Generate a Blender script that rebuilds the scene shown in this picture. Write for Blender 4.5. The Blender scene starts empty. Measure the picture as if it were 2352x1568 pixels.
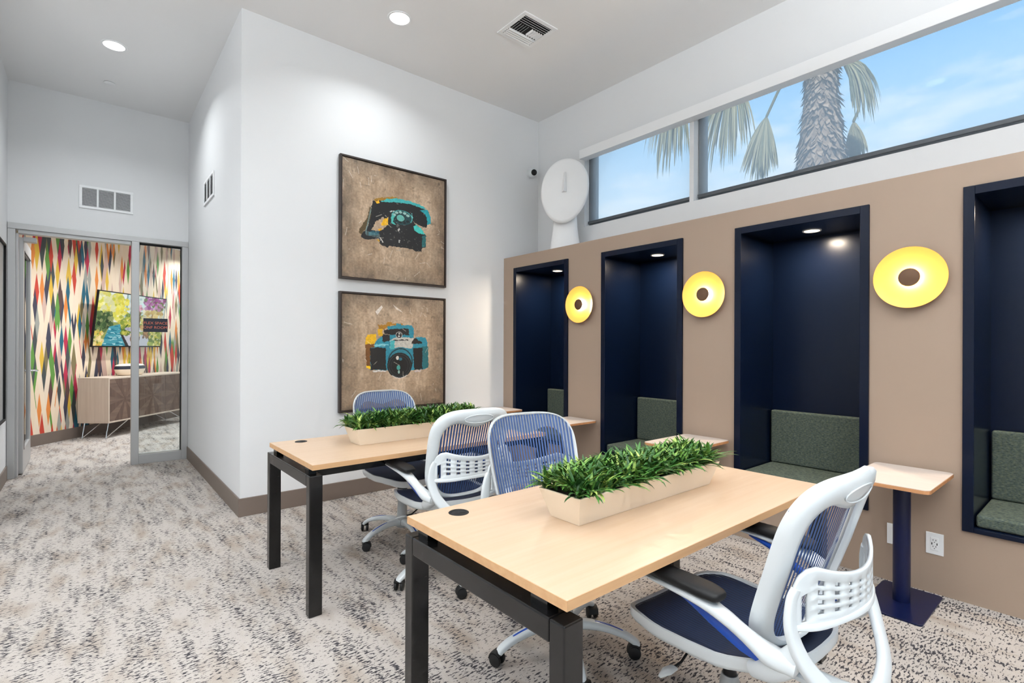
import bpy, bmesh, math, random
import numpy as np
from mathutils import Vector, Matrix

R = math.radians
random.seed(7)
rng = np.random.default_rng(7)
scene = bpy.context.scene
C = scene.collection

# ------------------------------------------------------------------ camera
CAM_H = 1.325
YAW, ROLL, FPX, SHY = R(39.78), R(-0.227), 1173.5, 12.2
fw = Vector((math.sin(YAW), math.cos(YAW), 0.0))
rt = Vector((math.cos(YAW), -math.sin(YAW), 0.0))
up = rt.cross(fw)
rt2 = rt * math.cos(ROLL) - up * math.sin(ROLL)
up2 = up * math.cos(ROLL) + rt * math.sin(ROLL)
cam_data = bpy.data.cameras.new('camera')
cam_data.sensor_fit = 'HORIZONTAL'
cam_data.sensor_width = 36.0
cam_data.lens = 36.0 * FPX / 2352.0
cam_data.shift_y = SHY / 2352.0
cam_data.clip_start = 0.02
cam_data.clip_end = 400
cam = bpy.data.objects.new('camera', cam_data)
C.objects.link(cam)
cam.matrix_world = Matrix((
    (rt2.x, up2.x, -fw.x, 0.0),
    (rt2.y, up2.y, -fw.y, 0.0),
    (rt2.z, up2.z, -fw.z, CAM_H),
    (0, 0, 0, 1)))
scene.camera = cam

# ------------------------------------------------------------------ view
vs = scene.view_settings
vs.view_transform = 'Standard'
vs.look = 'None'
vs.gamma = 1.0
vs.use_curve_mapping = False
vs.exposure = 0.14


def lin(c):
    """sRGB 0..255 -> linear rgba"""
    out = []
    for v in c[:3]:
        v = v / 255.0
        out.append(v / 12.92 if v <= 0.04045 else ((v + 0.055) / 1.055) ** 2.4)
    return (out[0], out[1], out[2], 1.0)


# ------------------------------------------------------------------ sky
world = bpy.data.worlds.new('sky')
scene.world = world
world.use_nodes = True
wt = world.node_tree
wt.nodes.clear()


def wn(t, **k):
    n = wt.nodes.new(t)
    for a, b in k.items():
        setattr(n, a, b)
    return n


w_out = wn('ShaderNodeOutputWorld')
w_bg = wn('ShaderNodeBackground')
w_tc = wn('ShaderNodeTexCoord')
w_sep = wn('ShaderNodeSeparateXYZ')
w_asin = wn('ShaderNodeMath', operation='ARCSINE')
w_ramp = wn('ShaderNodeValToRGB')
w_div = wn('ShaderNodeMath', operation='DIVIDE')
w_div.inputs[1].default_value = math.pi / 2
wt.links.new(w_tc.outputs['Generated'], w_sep.inputs[0])
wt.links.new(w_sep.outputs['Z'], w_asin.inputs[0])
wt.links.new(w_asin.outputs[0], w_div.inputs[0])
wt.links.new(w_div.outputs[0], w_ramp.inputs[0])
els = w_ramp.color_ramp.elements
els[0].position = 0.0
els[0].color = lin((226, 236, 244))
els[1].position = 1.0
els[1].color = lin((70, 150, 226))
for pos, c in ((0.16, (206, 228, 246)), (0.23, (168, 210, 246)), (0.30, (128, 194, 248)), (0.5, (96, 172, 240))):
    e = els.new(pos)
    e.color = lin(c)
w_map = wn('ShaderNodeMapping')
w_map.inputs['Scale'].default_value = (3.0, 3.0, 11.0)
w_noise = wn('ShaderNodeTexNoise')
w_noise.inputs['Scale'].default_value = 1.3
w_noise.inputs['Detail'].default_value = 6
w_noise.inputs['Roughness'].default_value = 0.6
w_cr = wn('ShaderNodeValToRGB')
w_cr.color_ramp.elements[0].position = 0.50
w_cr.color_ramp.elements[0].color = (0, 0, 0, 1)
w_cr.color_ramp.elements[1].position = 0.72
w_cr.color_ramp.elements[1].color = (0.85, 0.85, 0.85, 1)
w_mix = wn('ShaderNodeMixRGB')
w_mix.inputs[2].default_value = lin((243, 247, 251))
wt.links.new(w_tc.outputs['Generated'], w_map.inputs[0])
wt.links.new(w_map.outputs[0], w_noise.inputs['Vector'])
wt.links.new(w_noise.outputs[0], w_cr.inputs[0])
wt.links.new(w_cr.outputs[0], w_mix.inputs[0])
wt.links.new(w_ramp.outputs[0], w_mix.inputs[1])
wt.links.new(w_mix.outputs[0], w_bg.inputs[0])
w_bg.inputs[1].default_value = 1.48
wt.links.new(w_bg.outputs[0], w_out.inputs[0])

# ------------------------------------------------------------------ sun
sun_d = bpy.data.lights.new('sun', 'SUN')
sun_d.energy = 6.5
sun_d.angle = R(2)
sun_d.color = (1.0, 0.95, 0.86)
sun = bpy.data.objects.new('sun', sun_d)
C.objects.link(sun)
sun.rotation_euler = Vector((0.60, 0.30, -0.75)).to_track_quat('-Z', 'Y').to_euler()     # over the roof onto the palm

# lamp strengths (watts) used by the lamp builders further down
P_MAIN = 27.0
P_CORR = 13.0
P_CONF = 26.0
P_NOOK = 13.0
E_SCONCE = 180.0
P_FILL_PENDANT = 88.0


# ------------------------------------------------------------------ materials
def nodes_of(m):
    m.use_nodes = True
    nt = m.node_tree
    b = nt.nodes.get('Principled BSDF')
    return nt, b


def mat(name, rgb, rough=0.5, metal=0.0, spec=0.5, coat=0.0):
    m = bpy.data.materials.new(name)
    nt, b = nodes_of(m)
    b.inputs['Base Color'].default_value = lin(rgb)
    b.inputs['Roughness'].default_value = rough
    b.inputs['Metallic'].default_value = metal
    b.inputs['Specular IOR Level'].default_value = spec
    b.inputs['Coat Weight'].default_value = coat
    b.inputs['Coat Roughness'].default_value = 0.08
    return m


def nn(nt, t, **k):
    n = nt.nodes.new(t)
    for a, b in k.items():
        setattr(n, a, b)
    return n


def noise(nt, scale3, scale=1.0, detail=3.0, rough=0.5, coord='Object', rot=(0, 0, 0)):
    tc = nn(nt, 'ShaderNodeTexCoord')
    mp = nn(nt, 'ShaderNodeMapping')
    mp.inputs['Scale'].default_value = scale3
    mp.inputs['Rotation'].default_value = rot
    nz = nn(nt, 'ShaderNodeTexNoise')
    nz.inputs['Scale'].default_value = scale
    nz.inputs['Detail'].default_value = detail
    nz.inputs['Roughness'].default_value = rough
    nt.links.new(tc.outputs[coord], mp.inputs[0])
    nt.links.new(mp.outputs[0], nz.inputs['Vector'])
    return nz


def ramp(nt, src, stops, interp='LINEAR'):
    r = nn(nt, 'ShaderNodeValToRGB')
    r.color_ramp.interpolation = interp
    e = r.color_ramp.elements
    e[0].position, e[0].color = stops[0]
    e[1].position, e[1].color = stops[1]
    for p, c in stops[2:]:
        x = e.new(p)
        x.color = c
    nt.links.new(src, r.inputs[0])
    return r


def mixc(nt, fac, a, b, mode='MIX'):
    m = nn(nt, 'ShaderNodeMixRGB', blend_type=mode)
    for i, s in enumerate((fac, a, b)):
        if isinstance(s, (int, float)):
            m.inputs[i].default_value = s
        elif isinstance(s, tuple):
            m.inputs[i].default_value = s
        else:
            nt.links.new(s, m.inputs[i])
    return m


def bump(nt, b, src, strength, dist):
    bp = nn(nt, 'ShaderNodeBump')
    bp.inputs['Strength'].default_value = strength
    bp.inputs['Distance'].default_value = dist
    nt.links.new(src, bp.inputs['Height'])
    nt.links.new(bp.outputs[0], b.inputs['Normal'])


def paint(name, rgb, rough=0.6, spec=0.3, tex=0.0006):
    m = mat(name, rgb, rough, spec=spec)
    nt, b = nodes_of(m)
    nz = noise(nt, (1, 1, 1), 160.0, 3)
    bump(nt, b, nz.outputs[0], 0.25, tex)
    return m


def wood(name, c1, c2, axis=0, rough=0.35, scale=1.0, c3=None):
    m = mat(name, c1, rough)
    nt, b = nodes_of(m)
    s = [34.0 * scale] * 3
    s[axis] = 1.6 * scale
    nz = noise(nt, tuple(s), 1.0, 5, 0.6)
    r1 = ramp(nt, nz.outputs[0], [(0.35, lin(c1)), (0.68, lin(c2))])
    s2 = [9.0 * scale] * 3
    s2[axis] = 2.2 * scale
    n2 = noise(nt, tuple(s2), 1.0, 4, 0.55)
    r2 = ramp(nt, n2.outputs[0], [(0.62, (0, 0, 0, 1)), (0.78, (0.55, 0.55, 0.55, 1))])
    mx = mixc(nt, r2.outputs[0], r1.outputs[0], lin(c3 or c2))
    nt.links.new(mx.outputs[0], b.inputs['Base Color'])
    return m


M = {}
M['wall_white'] = paint('wall_white', (226, 227, 228))
M['ceiling'] = paint('ceiling_white', (236, 236, 236), 0.8)
M['tan'] = paint('tan_wall_paint', (155, 135, 119), 0.5)
M['trim_white'] = mat('white_trim', (238, 239, 240), 0.45)
M['base'] = mat('taupe_baseboard', (112, 99, 90), 0.5)
M['navy'] = mat('navy_lacquer', (6, 16, 35), 0.27, spec=0.2)
nt, b = nodes_of(M['navy'])
nz = noise(nt, (1, 1, 1), 90.0, 3)
bump(nt, b, nz.outputs[0], 0.18, 0.0006)
M['navy_pole'] = mat('navy_powder_coat', (3, 14, 52), 0.35, spec=0.3, coat=0.1)
M['black_metal'] = mat('black_gloss_metal', (10, 10, 11), 0.16, spec=0.4, coat=0.15)
nt, b = nodes_of(M['black_metal'])
nz = noise(nt, (1, 1, 1), 26.0, 5, 0.6)
r_ = ramp(nt, nz.outputs[0], [(0.3, (0.10, 0.10, 0.10, 1)), (0.75, (0.30, 0.30, 0.30, 1))])
nt.links.new(r_.outputs[0], b.inputs['Roughness'])
M['black_plastic'] = mat('black_plastic', (15, 15, 16), 0.55, spec=0.3)
M['rubber'] = mat('black_rubber', (16, 16, 17), 0.6)
M['alu'] = mat('brushed_aluminium', (186, 186, 186), 0.42, metal=0.55)
M['alu_dark'] = mat('window_aluminium', (128, 132, 136), 0.45, metal=0.4)
M['hem'] = mat('dark_hem_bar', (74, 78, 82), 0.5)
M['chrome'] = mat('chrome', (220, 222, 224), 0.12, metal=1.0)
M['white_plastic'] = mat('white_plastic', (216, 221, 223), 0.28, spec=0.5, coat=0.25)
M['grey_plastic'] = mat('grey_plastic', (170, 172, 172), 0.4)
M['mesh_blue'] = mat('blue_mesh_fabric', (50, 78, 128), 0.6)
M['mesh_navy'] = mat('navy_mesh_fabric', (18, 30, 56), 0.55)
M['mesh_pan'] = mat('blue_seat_liner', (66, 88, 128), 0.8)
M['blue_accent'] = mat('cobalt_plastic', (12, 70, 168), 0.35)
M['maple'] = wood('maple_laminate', (198, 172, 146), (193, 164, 135), 0, 0.38, 1.0, (184, 148, 113))
M['maple_edge'] = wood('maple_edge_band', (206, 164, 120), (194, 150, 106), 0, 0.4)
M['table_top'] = wood('pale_laminate', (212, 200, 192), (204, 190, 180), 1, 0.35, 1.4)
M['ply_edge'] = wood('plywood_edge', (196, 142, 96), (170, 116, 76), 1, 0.5)
M['cream'] = mat('cream_planter_paint', (234, 218, 196), 0.45)
M['soil'] = mat('dark_soil', (34, 28, 20), 0.95)
M['gold'] = mat('gold_dish_enamel', (226, 168, 82), 0.42, metal=0.15)
M['bronze'] = mat('bronze_cap', (96, 72, 54), 0.4, metal=0.5)
M['frame_brown'] = mat('dark_brown_frame', (44, 34, 30), 0.45)
M['plaster'] = mat('white_plaster', (236, 236, 236), 0.75)
M['dark'] = mat('dark_void', (22, 22, 23), 0.8)
M['grille'] = mat('grey_louvre', (196, 197, 198), 0.5)
M['ground'] = mat('outside_ground', (120, 118, 108), 0.9)
M['roof'] = mat('outside_render', (200, 190, 178), 0.9)
M['outlet'] = mat('white_outlet', (236, 236, 236), 0.35)
M['blade_white'] = mat('vinyl_letter_white', (236, 236, 232), 0.5)
M['sign_navy'] = mat('sign_navy', (26, 32, 50), 0.4)
M['sign_text'] = mat('sign_orange', (222, 118, 92), 0.5)


def emis(name, rgb, strength):
    m = bpy.data.materials.new(name)
    m.use_nodes = True
    nt = m.node_tree
    nt.nodes.clear()
    e = nn(nt, 'ShaderNodeEmission')
    e.inputs[0].default_value = lin(rgb)
    e.inputs[1].default_value = strength
    o = nn(nt, 'ShaderNodeOutputMaterial')
    nt.links.new(e.outputs[0], o.inputs[0])
    return m


M['lens'] = emis('lamp_lens_white', (255, 250, 242), 6.0)
M['lens_warm'] = emis('lamp_lens_warm', (255, 226, 186), 9.0)
M['sconce_led'] = emis('sconce_led_warm', (255, 220, 166), E_SCONCE)


def glass(name, tint=(255, 255, 255), refl=1.0, haze=0.0):
    m = bpy.data.materials.new(name)
    m.use_nodes = True
    nt = m.node_tree
    nt.nodes.clear()
    tr = nn(nt, 'ShaderNodeBsdfTransparent')
    tr.inputs[0].default_value = lin(tint)
    gl = nn(nt, 'ShaderNodeBsdfGlossy')
    gl.inputs['Roughness'].default_value = 0.02
    fr = nn(nt, 'ShaderNodeFresnel')
    fr.inputs[0].default_value = 1.45
    mu = nn(nt, 'ShaderNodeMath', operation='MULTIPLY')
    mu.inputs[1].default_value = refl
    nt.links.new(fr.outputs[0], mu.inputs[0])
    mx = nn(nt, 'ShaderNodeMixShader')
    nt.links.new(mu.outputs[0], mx.inputs[0])
    nt.links.new(tr.outputs[0], mx.inputs[1])
    nt.links.new(gl.outputs[0], mx.inputs[2])
    o = nn(nt, 'ShaderNodeOutputMaterial')
    last = mx
    if haze:
        df = nn(nt, 'ShaderNodeBsdfTranslucent')
        df.inputs[0].default_value = lin((238, 240, 242))
        m2 = nn(nt, 'ShaderNodeMixShader')
        m2.inputs[0].default_value = haze
        nt.links.new(mx.outputs[0], m2.inputs[1])
        nt.links.new(df.outputs[0], m2.inputs[2])
        last = m2
    nt.links.new(last.outputs[0], o.inputs[0])
    return m


M['glass'] = glass('clear_glass', (244, 248, 248), 1.0)
M['glass_low'] = glass('low_reflection_glass', (248, 250, 250), 0.25)
M['screen_cloth'] = glass('solar_screen_cloth', (255, 255, 255), 0.0, 0.28)

# carpet: pale loop pile flecked with dark dashes lying across, gathered in long columns
m = M['carpet'] = mat('flecked_carpet', (200, 190, 180), 0.95, spec=0.1)
nt, b = nodes_of(m)
fleck = noise(nt, (40, 110, 1), 1.0, 2.5, 0.6)
col = noise(nt, (16, 2.6, 1), 1.0, 2.0, 0.5)
patch = noise(nt, (3.6, 2.2, 1), 1.0, 2.0, 0.5)
beige = noise(nt, (9, 3.2, 1), 1.0, 2.0, 0.5, rot=(0, 0, 0.02))
a1 = nn(nt, 'ShaderNodeMath', operation='MULTIPLY_ADD')
a1.inputs[1].default_value = 0.34
nt.links.new(col.outputs[0], a1.inputs[0])
nt.links.new(fleck.outputs[0], a1.inputs[2])
a2 = nn(nt, 'ShaderNodeMath', operation='MULTIPLY_ADD')
a2.inputs[1].default_value = 0.18
nt.links.new(patch.outputs[0], a2.inputs[0])
nt.links.new(a1.outputs[0], a2.inputs[2])
dark = ramp(nt, a2.outputs[0], [(0.805, (0, 0, 0, 1)), (0.865, (1, 1, 1, 1))])
a3 = nn(nt, 'ShaderNodeMath', operation='SUBTRACT')
a3.inputs[1].default_value = 0.0
be = ramp(nt, beige.outputs[0], [(0.5, lin((186, 178, 171))), (0.72, lin((165, 152, 140)))])
fine = noise(nt, (260, 420, 1), 1.0, 2.0, 0.6)
fr_ = ramp(nt, fine.outputs[0], [(0.3, (0.80, 0.80, 0.80, 1)), (0.7, (1.08, 1.08, 1.08, 1))])
base = mixc(nt, 1.0, be.outputs[0], fr_.outputs[0], 'MULTIPLY')
dk = mixc(nt, dark.outputs[0], base.outputs[0], lin((64, 62, 66)))
nt.links.new(dk.outputs[0], b.inputs['Base Color'])
bump(nt, b, fine.outputs[0], 0.6, 0.004)

# woven green-grey upholstery
m = M['tweed'] = mat('green_grey_tweed', (70, 80, 76), 0.9, spec=0.15)
nt, b = nodes_of(m)
tw = noise(nt, (120, 60, 330), 1.0, 3, 0.65)
r1 = ramp(nt, tw.outputs[0], [(0.34, lin((38, 46, 46))), (0.66, lin((112, 120, 104)))])
sp = noise(nt, (90, 90, 90), 1.0, 2)
r2 = ramp(nt, sp.outputs[0], [(0.4, lin((52, 66, 72))), (0.65, lin((86, 94, 78)))])
mx = mixc(nt, 0.45, r1.outputs[0], r2.outputs[0])
nt.links.new(mx.outputs[0], b.inputs['Base Color'])
bump(nt, b, tw.outputs[0], 0.5, 0.003)

# leaves: a green of its own for every blade
m = M['leaf'] = mat('leaf_green', (50, 92, 40), 0.42, spec=0.4)
nt, b = nodes_of(m)
geo = nn(nt, 'ShaderNodeNewGeometry')
oi = nn(nt, 'ShaderNodeObjectInfo')
ad = nn(nt, 'ShaderNodeMath', operation='ADD')
nt.links.new(geo.outputs['Random Per Island'], ad.inputs[0])
nt.links.new(oi.outputs['Random'], ad.inputs[1])
fc = nn(nt, 'ShaderNodeMath', operation='FRACT')
nt.links.new(ad.outputs[0], fc.inputs[0])
r1 = ramp(nt, fc.outputs[0], [(0.0, lin((32, 70, 28))), (1.0, lin((172, 190, 98))), (0.45, lin((56, 104, 42))), (0.8, lin((98, 140, 58)))])
nt.links.new(r1.outputs[0], b.inputs['Base Color'])

m = M['palm_leaf'] = mat('palm_frond', (120, 124, 92), 0.7)
nt, b = nodes_of(m)
geo = nn(nt, 'ShaderNodeNewGeometry')
r1 = ramp(nt, geo.outputs['Random Per Island'], [(0.0, lin((78, 86, 62))), (1.0, lin((140, 134, 104)))])
nt.links.new(r1.outputs[0], b.inputs['Base Color'])
m = M['palm_bark'] = mat('palm_bark', (128, 112, 98), 0.95)
nt, b = nodes_of(m)
geo = nn(nt, 'ShaderNodeNewGeometry')
r1 = ramp(nt, geo.outputs['Random Per Island'], [(0.0, lin((92, 78, 68))), (1.0, lin((150, 132, 116)))])
nt.links.new(r1.outputs[0], b.inputs['Base Color'])

# credenza woods
M['pale_wood'] = wood('pale_oak', (206, 190, 174), (192, 174, 158), 2, 0.5, 0.8)
M['walnut'] = wood('walnut_veneer', (104, 82, 70), (82, 62, 52), 2, 0.45, 0.7)
M['walnut2'] = wood('walnut_veneer_light', (120, 98, 84), (96, 76, 66), 0, 0.45, 0.7)

# printed wallpaper: two overlaid lattices of long coloured lozenges on cream
m = M['wallpaper'] = mat('lozenge_wallpaper', (226, 204, 178), 0.7)
nt, b = nodes_of(m)
tc = nn(nt, 'ShaderNodeTexCoord')
sep = nn(nt, 'ShaderNodeSeparateXYZ')
nt.links.new(tc.outputs['Object'], sep.inputs[0])


def mth(op, a, b_=None, c_=None):
    n = nn(nt, 'ShaderNodeMath', operation=op)
    for i, s in enumerate((a, b_, c_)):
        if s is None:
            continue
        if isinstance(s, (int, float)):
            n.inputs[i].default_value = s
        else:
            nt.links.new(s, n.inputs[i])
    return n.outputs[0]


PAL = [(224, 204, 180), (226, 208, 186), (226, 204, 178), (64, 70, 70), (222, 204, 182), (190, 62, 44), (226, 206, 182), (86, 60, 56),
       (150, 150, 142), (224, 204, 178), (214, 128, 58), (226, 208, 184), (30, 92, 112), (196, 164, 150), (92, 140, 60), (226, 206, 182),
       (212, 172, 60), (226, 206, 180), (120, 108, 74), (224, 202, 178), (176, 40, 70), (58, 56, 72)]


def lattice(w, h, ox, oz, seed):
    x = mth('ADD', mth('DIVIDE', sep.outputs['X'], w), ox)
    z = mth('ADD', mth('DIVIDE', sep.outputs['Z'], h), oz)
    fa = mth('FLOOR', mth('ADD', x, z))
    fb = mth('FLOOR', mth('SUBTRACT', x, z))
    cmb = nn(nt, 'ShaderNodeCombineXYZ')
    nt.links.new(fa, cmb.inputs[0])
    nt.links.new(fb, cmb.inputs[1])
    cmb.inputs[2].default_value = seed
    wnz = nn(nt, 'ShaderNodeTexWhiteNoise', noise_dimensions='3D')
    nt.links.new(cmb.outputs[0], wnz.inputs['Vector'])
    st = [(i / len(PAL), lin(c)) for i, c in enumerate(PAL)]
    r = ramp(nt, wnz.outputs['Value'], [st[0], st[-1]] + st[1:-1], 'CONSTANT')
    cmb2 = nn(nt, 'ShaderNodeCombineXYZ')
    nt.links.new(fa, cmb2.inputs[0])
    nt.links.new(fb, cmb2.inputs[1])
    cmb2.inputs[2].default_value = seed + 5
    w2 = nn(nt, 'ShaderNodeTexWhiteNoise', noise_dimensions='3D')
    nt.links.new(cmb2.outputs[0], w2.inputs['Vector'])
    return r.outputs[0], w2.outputs['Value']


ca, va = lattice(0.066, 0.46, 0.0, 0.0, 1.0)
cb, vb = lattice(0.088, 0.60, 0.37, 0.21, 9.0)
pick = mth('GREATER_THAN', va, 0.52)
mx = mixc(nt, pick, ca, cb)
nt.links.new(mx.outputs[0], b.inputs['Base Color'])

# printed canvases and the screen carry their picture as a colour attribute
m = M['canvas'] = mat('printed_canvas', (180, 160, 130), 0.6)
nt, b = nodes_of(m)
at = nn(nt, 'ShaderNodeVertexColor', layer_name='print')
nt.links.new(at.outputs[0], b.inputs['Base Color'])
m = M['tv_screen'] = bpy.data.materials.new('lit_screen')
m.use_nodes = True
nt = m.node_tree
nt.nodes.clear()
at = nn(nt, 'ShaderNodeVertexColor', layer_name='print')
e = nn(nt, 'ShaderNodeEmission')
e.inputs[1].default_value = 0.9
o = nn(nt, 'ShaderNodeOutputMaterial')
nt.links.new(at.outputs[0], e.inputs[0])
nt.links.new(e.outputs[0], o.inputs[0])


# ------------------------------------------------------------------ mesh helpers
def tag(o, label=None, cat=None, group=None, kind=None):
    if label:
        o['label'] = label
    if cat:
        o['category'] = cat
    if group:
        o['group'] = group
    if kind:
        o['kind'] = kind
    return o


def thing(name, loc, label=None, cat=None, group=None, rotz=0.0, kind=None):
    o = bpy.data.objects.new(name, None)
    o.empty_display_size = 0.1
    C.objects.link(o)
    o.location = loc
    o.rotation_euler = (0, 0, rotz)
    return tag(o, label, cat, group, kind)


def copy_tree(o, parent=None):
    c = o.copy()
    C.objects.link(c)
    c.parent = parent
    for ch in list(o.children):
        copy_tree(ch, c)
    return c


def link(name, me, parent=None, loc=None):
    o = bpy.data.objects.new(name, me)
    C.objects.link(o)
    if parent is not None:
        o.parent = parent
    if loc is not None:
        o.location = loc
    return o


class G:
    """collects shapes, then links them as one mesh object"""

    def __init__(self):
        self.v = []
        self.f = []

    def add(self, v, f):
        n = len(self.v)
        self.v += [tuple(map(float, p)) for p in v]
        self.f += [tuple(i + n for i in q) for q in f]
        return self

    def box(self, x0, x1, y0, y1, z0, z1):
        v = [(x, y, z) for z in (z0, z1) for y in (y0, y1) for x in (x0, x1)]
        return self.add(v, [(0, 2, 3, 1), (4, 5, 7, 6), (0, 1, 5, 4), (2, 6, 7, 3), (0, 4, 6, 2), (1, 3, 7, 5)])

    def prism(self, poly, z0, z1):
        n = len(poly)
        v = [(x, y, z0) for x, y in poly] + [(x, y, z1) for x, y in poly]
        f = [tuple(range(n))[::-1], tuple(range(n, 2 * n))]
        f += [(i, (i + 1) % n, n + (i + 1) % n, n + i) for i in range(n)]
        return self.add(v, f)

    def lathe(self, prof, seg=32, c=(0, 0, 0), axis='z', cap=True):
        v, f = [], []
        for r, h in prof:
            for k in range(seg):
                a = 2 * math.pi * k / seg
                p = (r * math.cos(a), r * math.sin(a), h)
                if axis == 'x':
                    p = (p[2], p[0], p[1])
                elif axis == 'y':
                    p = (p[1], p[2], p[0])
                v.append((p[0] + c[0], p[1] + c[1], p[2] + c[2]))
        m = len(prof)
        for i in range(m - 1):
            for k in range(seg):
                f.append((i * seg + k, i * seg + (k + 1) % seg, (i + 1) * seg + (k + 1) % seg, (i + 1) * seg + k))
        if cap:
            if prof[0][0] > 1e-6:
                f.append(tuple(range(seg))[::-1])
            if prof[-1][0] > 1e-6:
                f.append(tuple((m - 1) * seg + k for k in range(seg)))
        return self.add(v, f)

    def sweep(self, path, w, h, upv=(0, 0, 1), seg=12, power=2.6, smooth=0, cap=True, closed=False):
        """loft of a superellipse (full width w, height h) along a path"""
        P = [Vector(p) for p in path]
        n = len(P)
        W = [w] * n if isinstance(w, (int, float)) else list(w)
        Hh = [h] * n if isinstance(h, (int, float)) else list(h)
        if smooth:
            ts = np.linspace(0, n - 1, (n - 1) * smooth + 1)
            P2, W2, H2 = [], [], []
            for t in ts:
                i = min(int(t), n - 2)
                s = t - i
                p0, p1, p2, p3 = P[max(i - 1, 0)], P[i], P[i + 1], P[min(i + 2, n - 1)]
                P2.append(0.5 * ((2 * p1) + (-p0 + p2) * s + (2 * p0 - 5 * p1 + 4 * p2 - p3) * s * s + (-p0 + 3 * p1 - 3 * p2 + p3) * s ** 3))
                W2.append(W[i] * (1 - s) + W[i + 1] * s)
                H2.append(Hh[i] * (1 - s) + Hh[i + 1] * s)
            P, W, Hh = P2, W2, H2
            n = len(P)
        v, f = [], []
        U = Vector(upv)
        for i in range(n):
            if closed:
                t = P[(i + 1) % n] - P[i - 1]
            else:
                t = P[min(i + 1, n - 1)] - P[max(i - 1, 0)]
            t.normalize()
            side = t.cross(U)
            if side.length < 1e-4:
                side = t.cross(Vector((1, 0, 0)))
            side.normalize()
            u = side.cross(t)
            for k in range(seg):
                a = 2 * math.pi * (k + 0.5) / seg
                ca_, sa_ = math.cos(a), math.sin(a)
                x = math.copysign(abs(ca_) ** (2 / power), ca_) * W[i] / 2
                y = math.copysign(abs(sa_) ** (2 / power), sa_) * Hh[i] / 2
                v.append(P[i] + side * x + u * y)
        last = n if closed else n - 1
        for i in range(last):
            j = (i + 1) % n
            for k in range(seg):
                f.append((i * seg + k, i * seg + (k + 1) % seg, j * seg + (k + 1) % seg, j * seg + k))
        if cap and not closed:
            f.append(tuple(range(seg))[::-1])
            f.append(tuple((n - 1) * seg + k for k in range(seg)))
        return self.add(v, f)

    def tube(self, path, r, seg=10, smooth=0):
        return self.sweep(path, 2 * r, 2 * r, (0.13, 0.21, 0.97), seg, 2.0, smooth)

    def mesh(self, name, m, smooth=False, angle=38):
        me = bpy.data.meshes.new(name)
        me.from_pydata(self.v, [], self.f)
        if m is not None:
            me.materials.append(m)
        bm = bmesh.new()
        bm.from_mesh(me)
        bmesh.ops.recalc_face_normals(bm, faces=bm.faces)
        bm.to_mesh(me)
        bm.free()
        if smooth:
            me.shade_smooth()
            me.set_sharp_from_angle(angle=R(angle))
        return me

    def build(self, name, m, parent=None, smooth=False, bevel=0.0, seg=2, world=False, kind=None, label=None, angle=38):
        if world and parent is not None:
            l = parent.location
            self.v = [(a - l.x, b_ - l.y, c_ - l.z) for a, b_, c_ in self.v]
        o = link(name, self.mesh(name, m, smooth, angle), parent)
        if bevel:
            bv = o.modifiers.new('bevel', 'BEVEL')
            bv.width = bevel
            bv.segments = seg
            bv.limit_method = 'ANGLE'
            bv.angle_limit = R(40)
        return tag(o, label, None, None, kind)


def rrect(x0, x1, y0, y1, r, n=6):
    pts = []
    for cx, cy, a0 in ((x1 - r, y1 - r, 0), (x0 + r, y1 - r, 90), (x0 + r, y0 + r, 180), (x1 - r, y0 + r, 270)):
        for k in range(n + 1):
            a = R(a0 + 90 * k / n)
            pts.append((cx + r * math.cos(a), cy + r * math.sin(a)))
    return pts


def structure(name, g, m, parent=None, **k):
    return g.build(name, m, parent, kind='structure' if parent is None else None, **k)


def wall_cells(g, axis, a, b_, us, zs, holes):
    """slab between axis-coordinates a and b_, split at us x zs, leaving the holes (u0,u1,z0,z1) open"""
    us = sorted(set(us + [h[0] for h in holes] + [h[1] for h in holes]))
    zs = sorted(set(zs + [h[2] for h in holes] + [h[3] for h in holes]))
    for i in range(len(us) - 1):
        for j in range(len(zs) - 1):
            um, zm = (us[i] + us[i + 1]) / 2, (zs[j] + zs[j + 1]) / 2
            if any(h[0] < um < h[1] and h[2] < zm < h[3] for h in holes):
                continue
            if axis == 'x':
                g.box(a, b_, us[i], us[i + 1], zs[j], zs[j + 1])
            else:
                g.box(us[i], us[i + 1], a, b_, zs[j], zs[j + 1])
    return g


def text_mesh(name, txt, size, m, parent, loc, rot, align='CENTER', depth=0.0008):
    cu = bpy.data.curves.new(name, 'FONT')
    cu.body = txt
    cu.size = size
    cu.align_x = align
    cu.align_y = 'CENTER'
    cu.extrude = depth
    tmp = bpy.data.objects.new(name + '_curve', cu)
    C.objects.link(tmp)
    dg = bpy.context.evaluated_depsgraph_get()
    me = bpy.data.meshes.new_from_object(tmp.evaluated_get(dg))
    bpy.data.objects.remove(tmp)
    me.materials.clear()
    me.materials.append(m)
    o = link(name, me, parent)
    o.location = loc
    o.rotation_euler = rot
    return o

# ------------------------------------------------------------------ the room
XN, XW, YB, XC, XL, YE, ZC = 3.53, 4.04, 4.385, 0.915, -0.605, 7.055, 3.94
ZLEDGE = 2.295
NOOKS = [(-0.262, 0.545), (0.962, 1.769), (2.181, 2.988), (3.400, 4.203)]   # outer edges along the wall
NZ0, NZ1, FRW = 0.375, 2.167, 0.046

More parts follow.
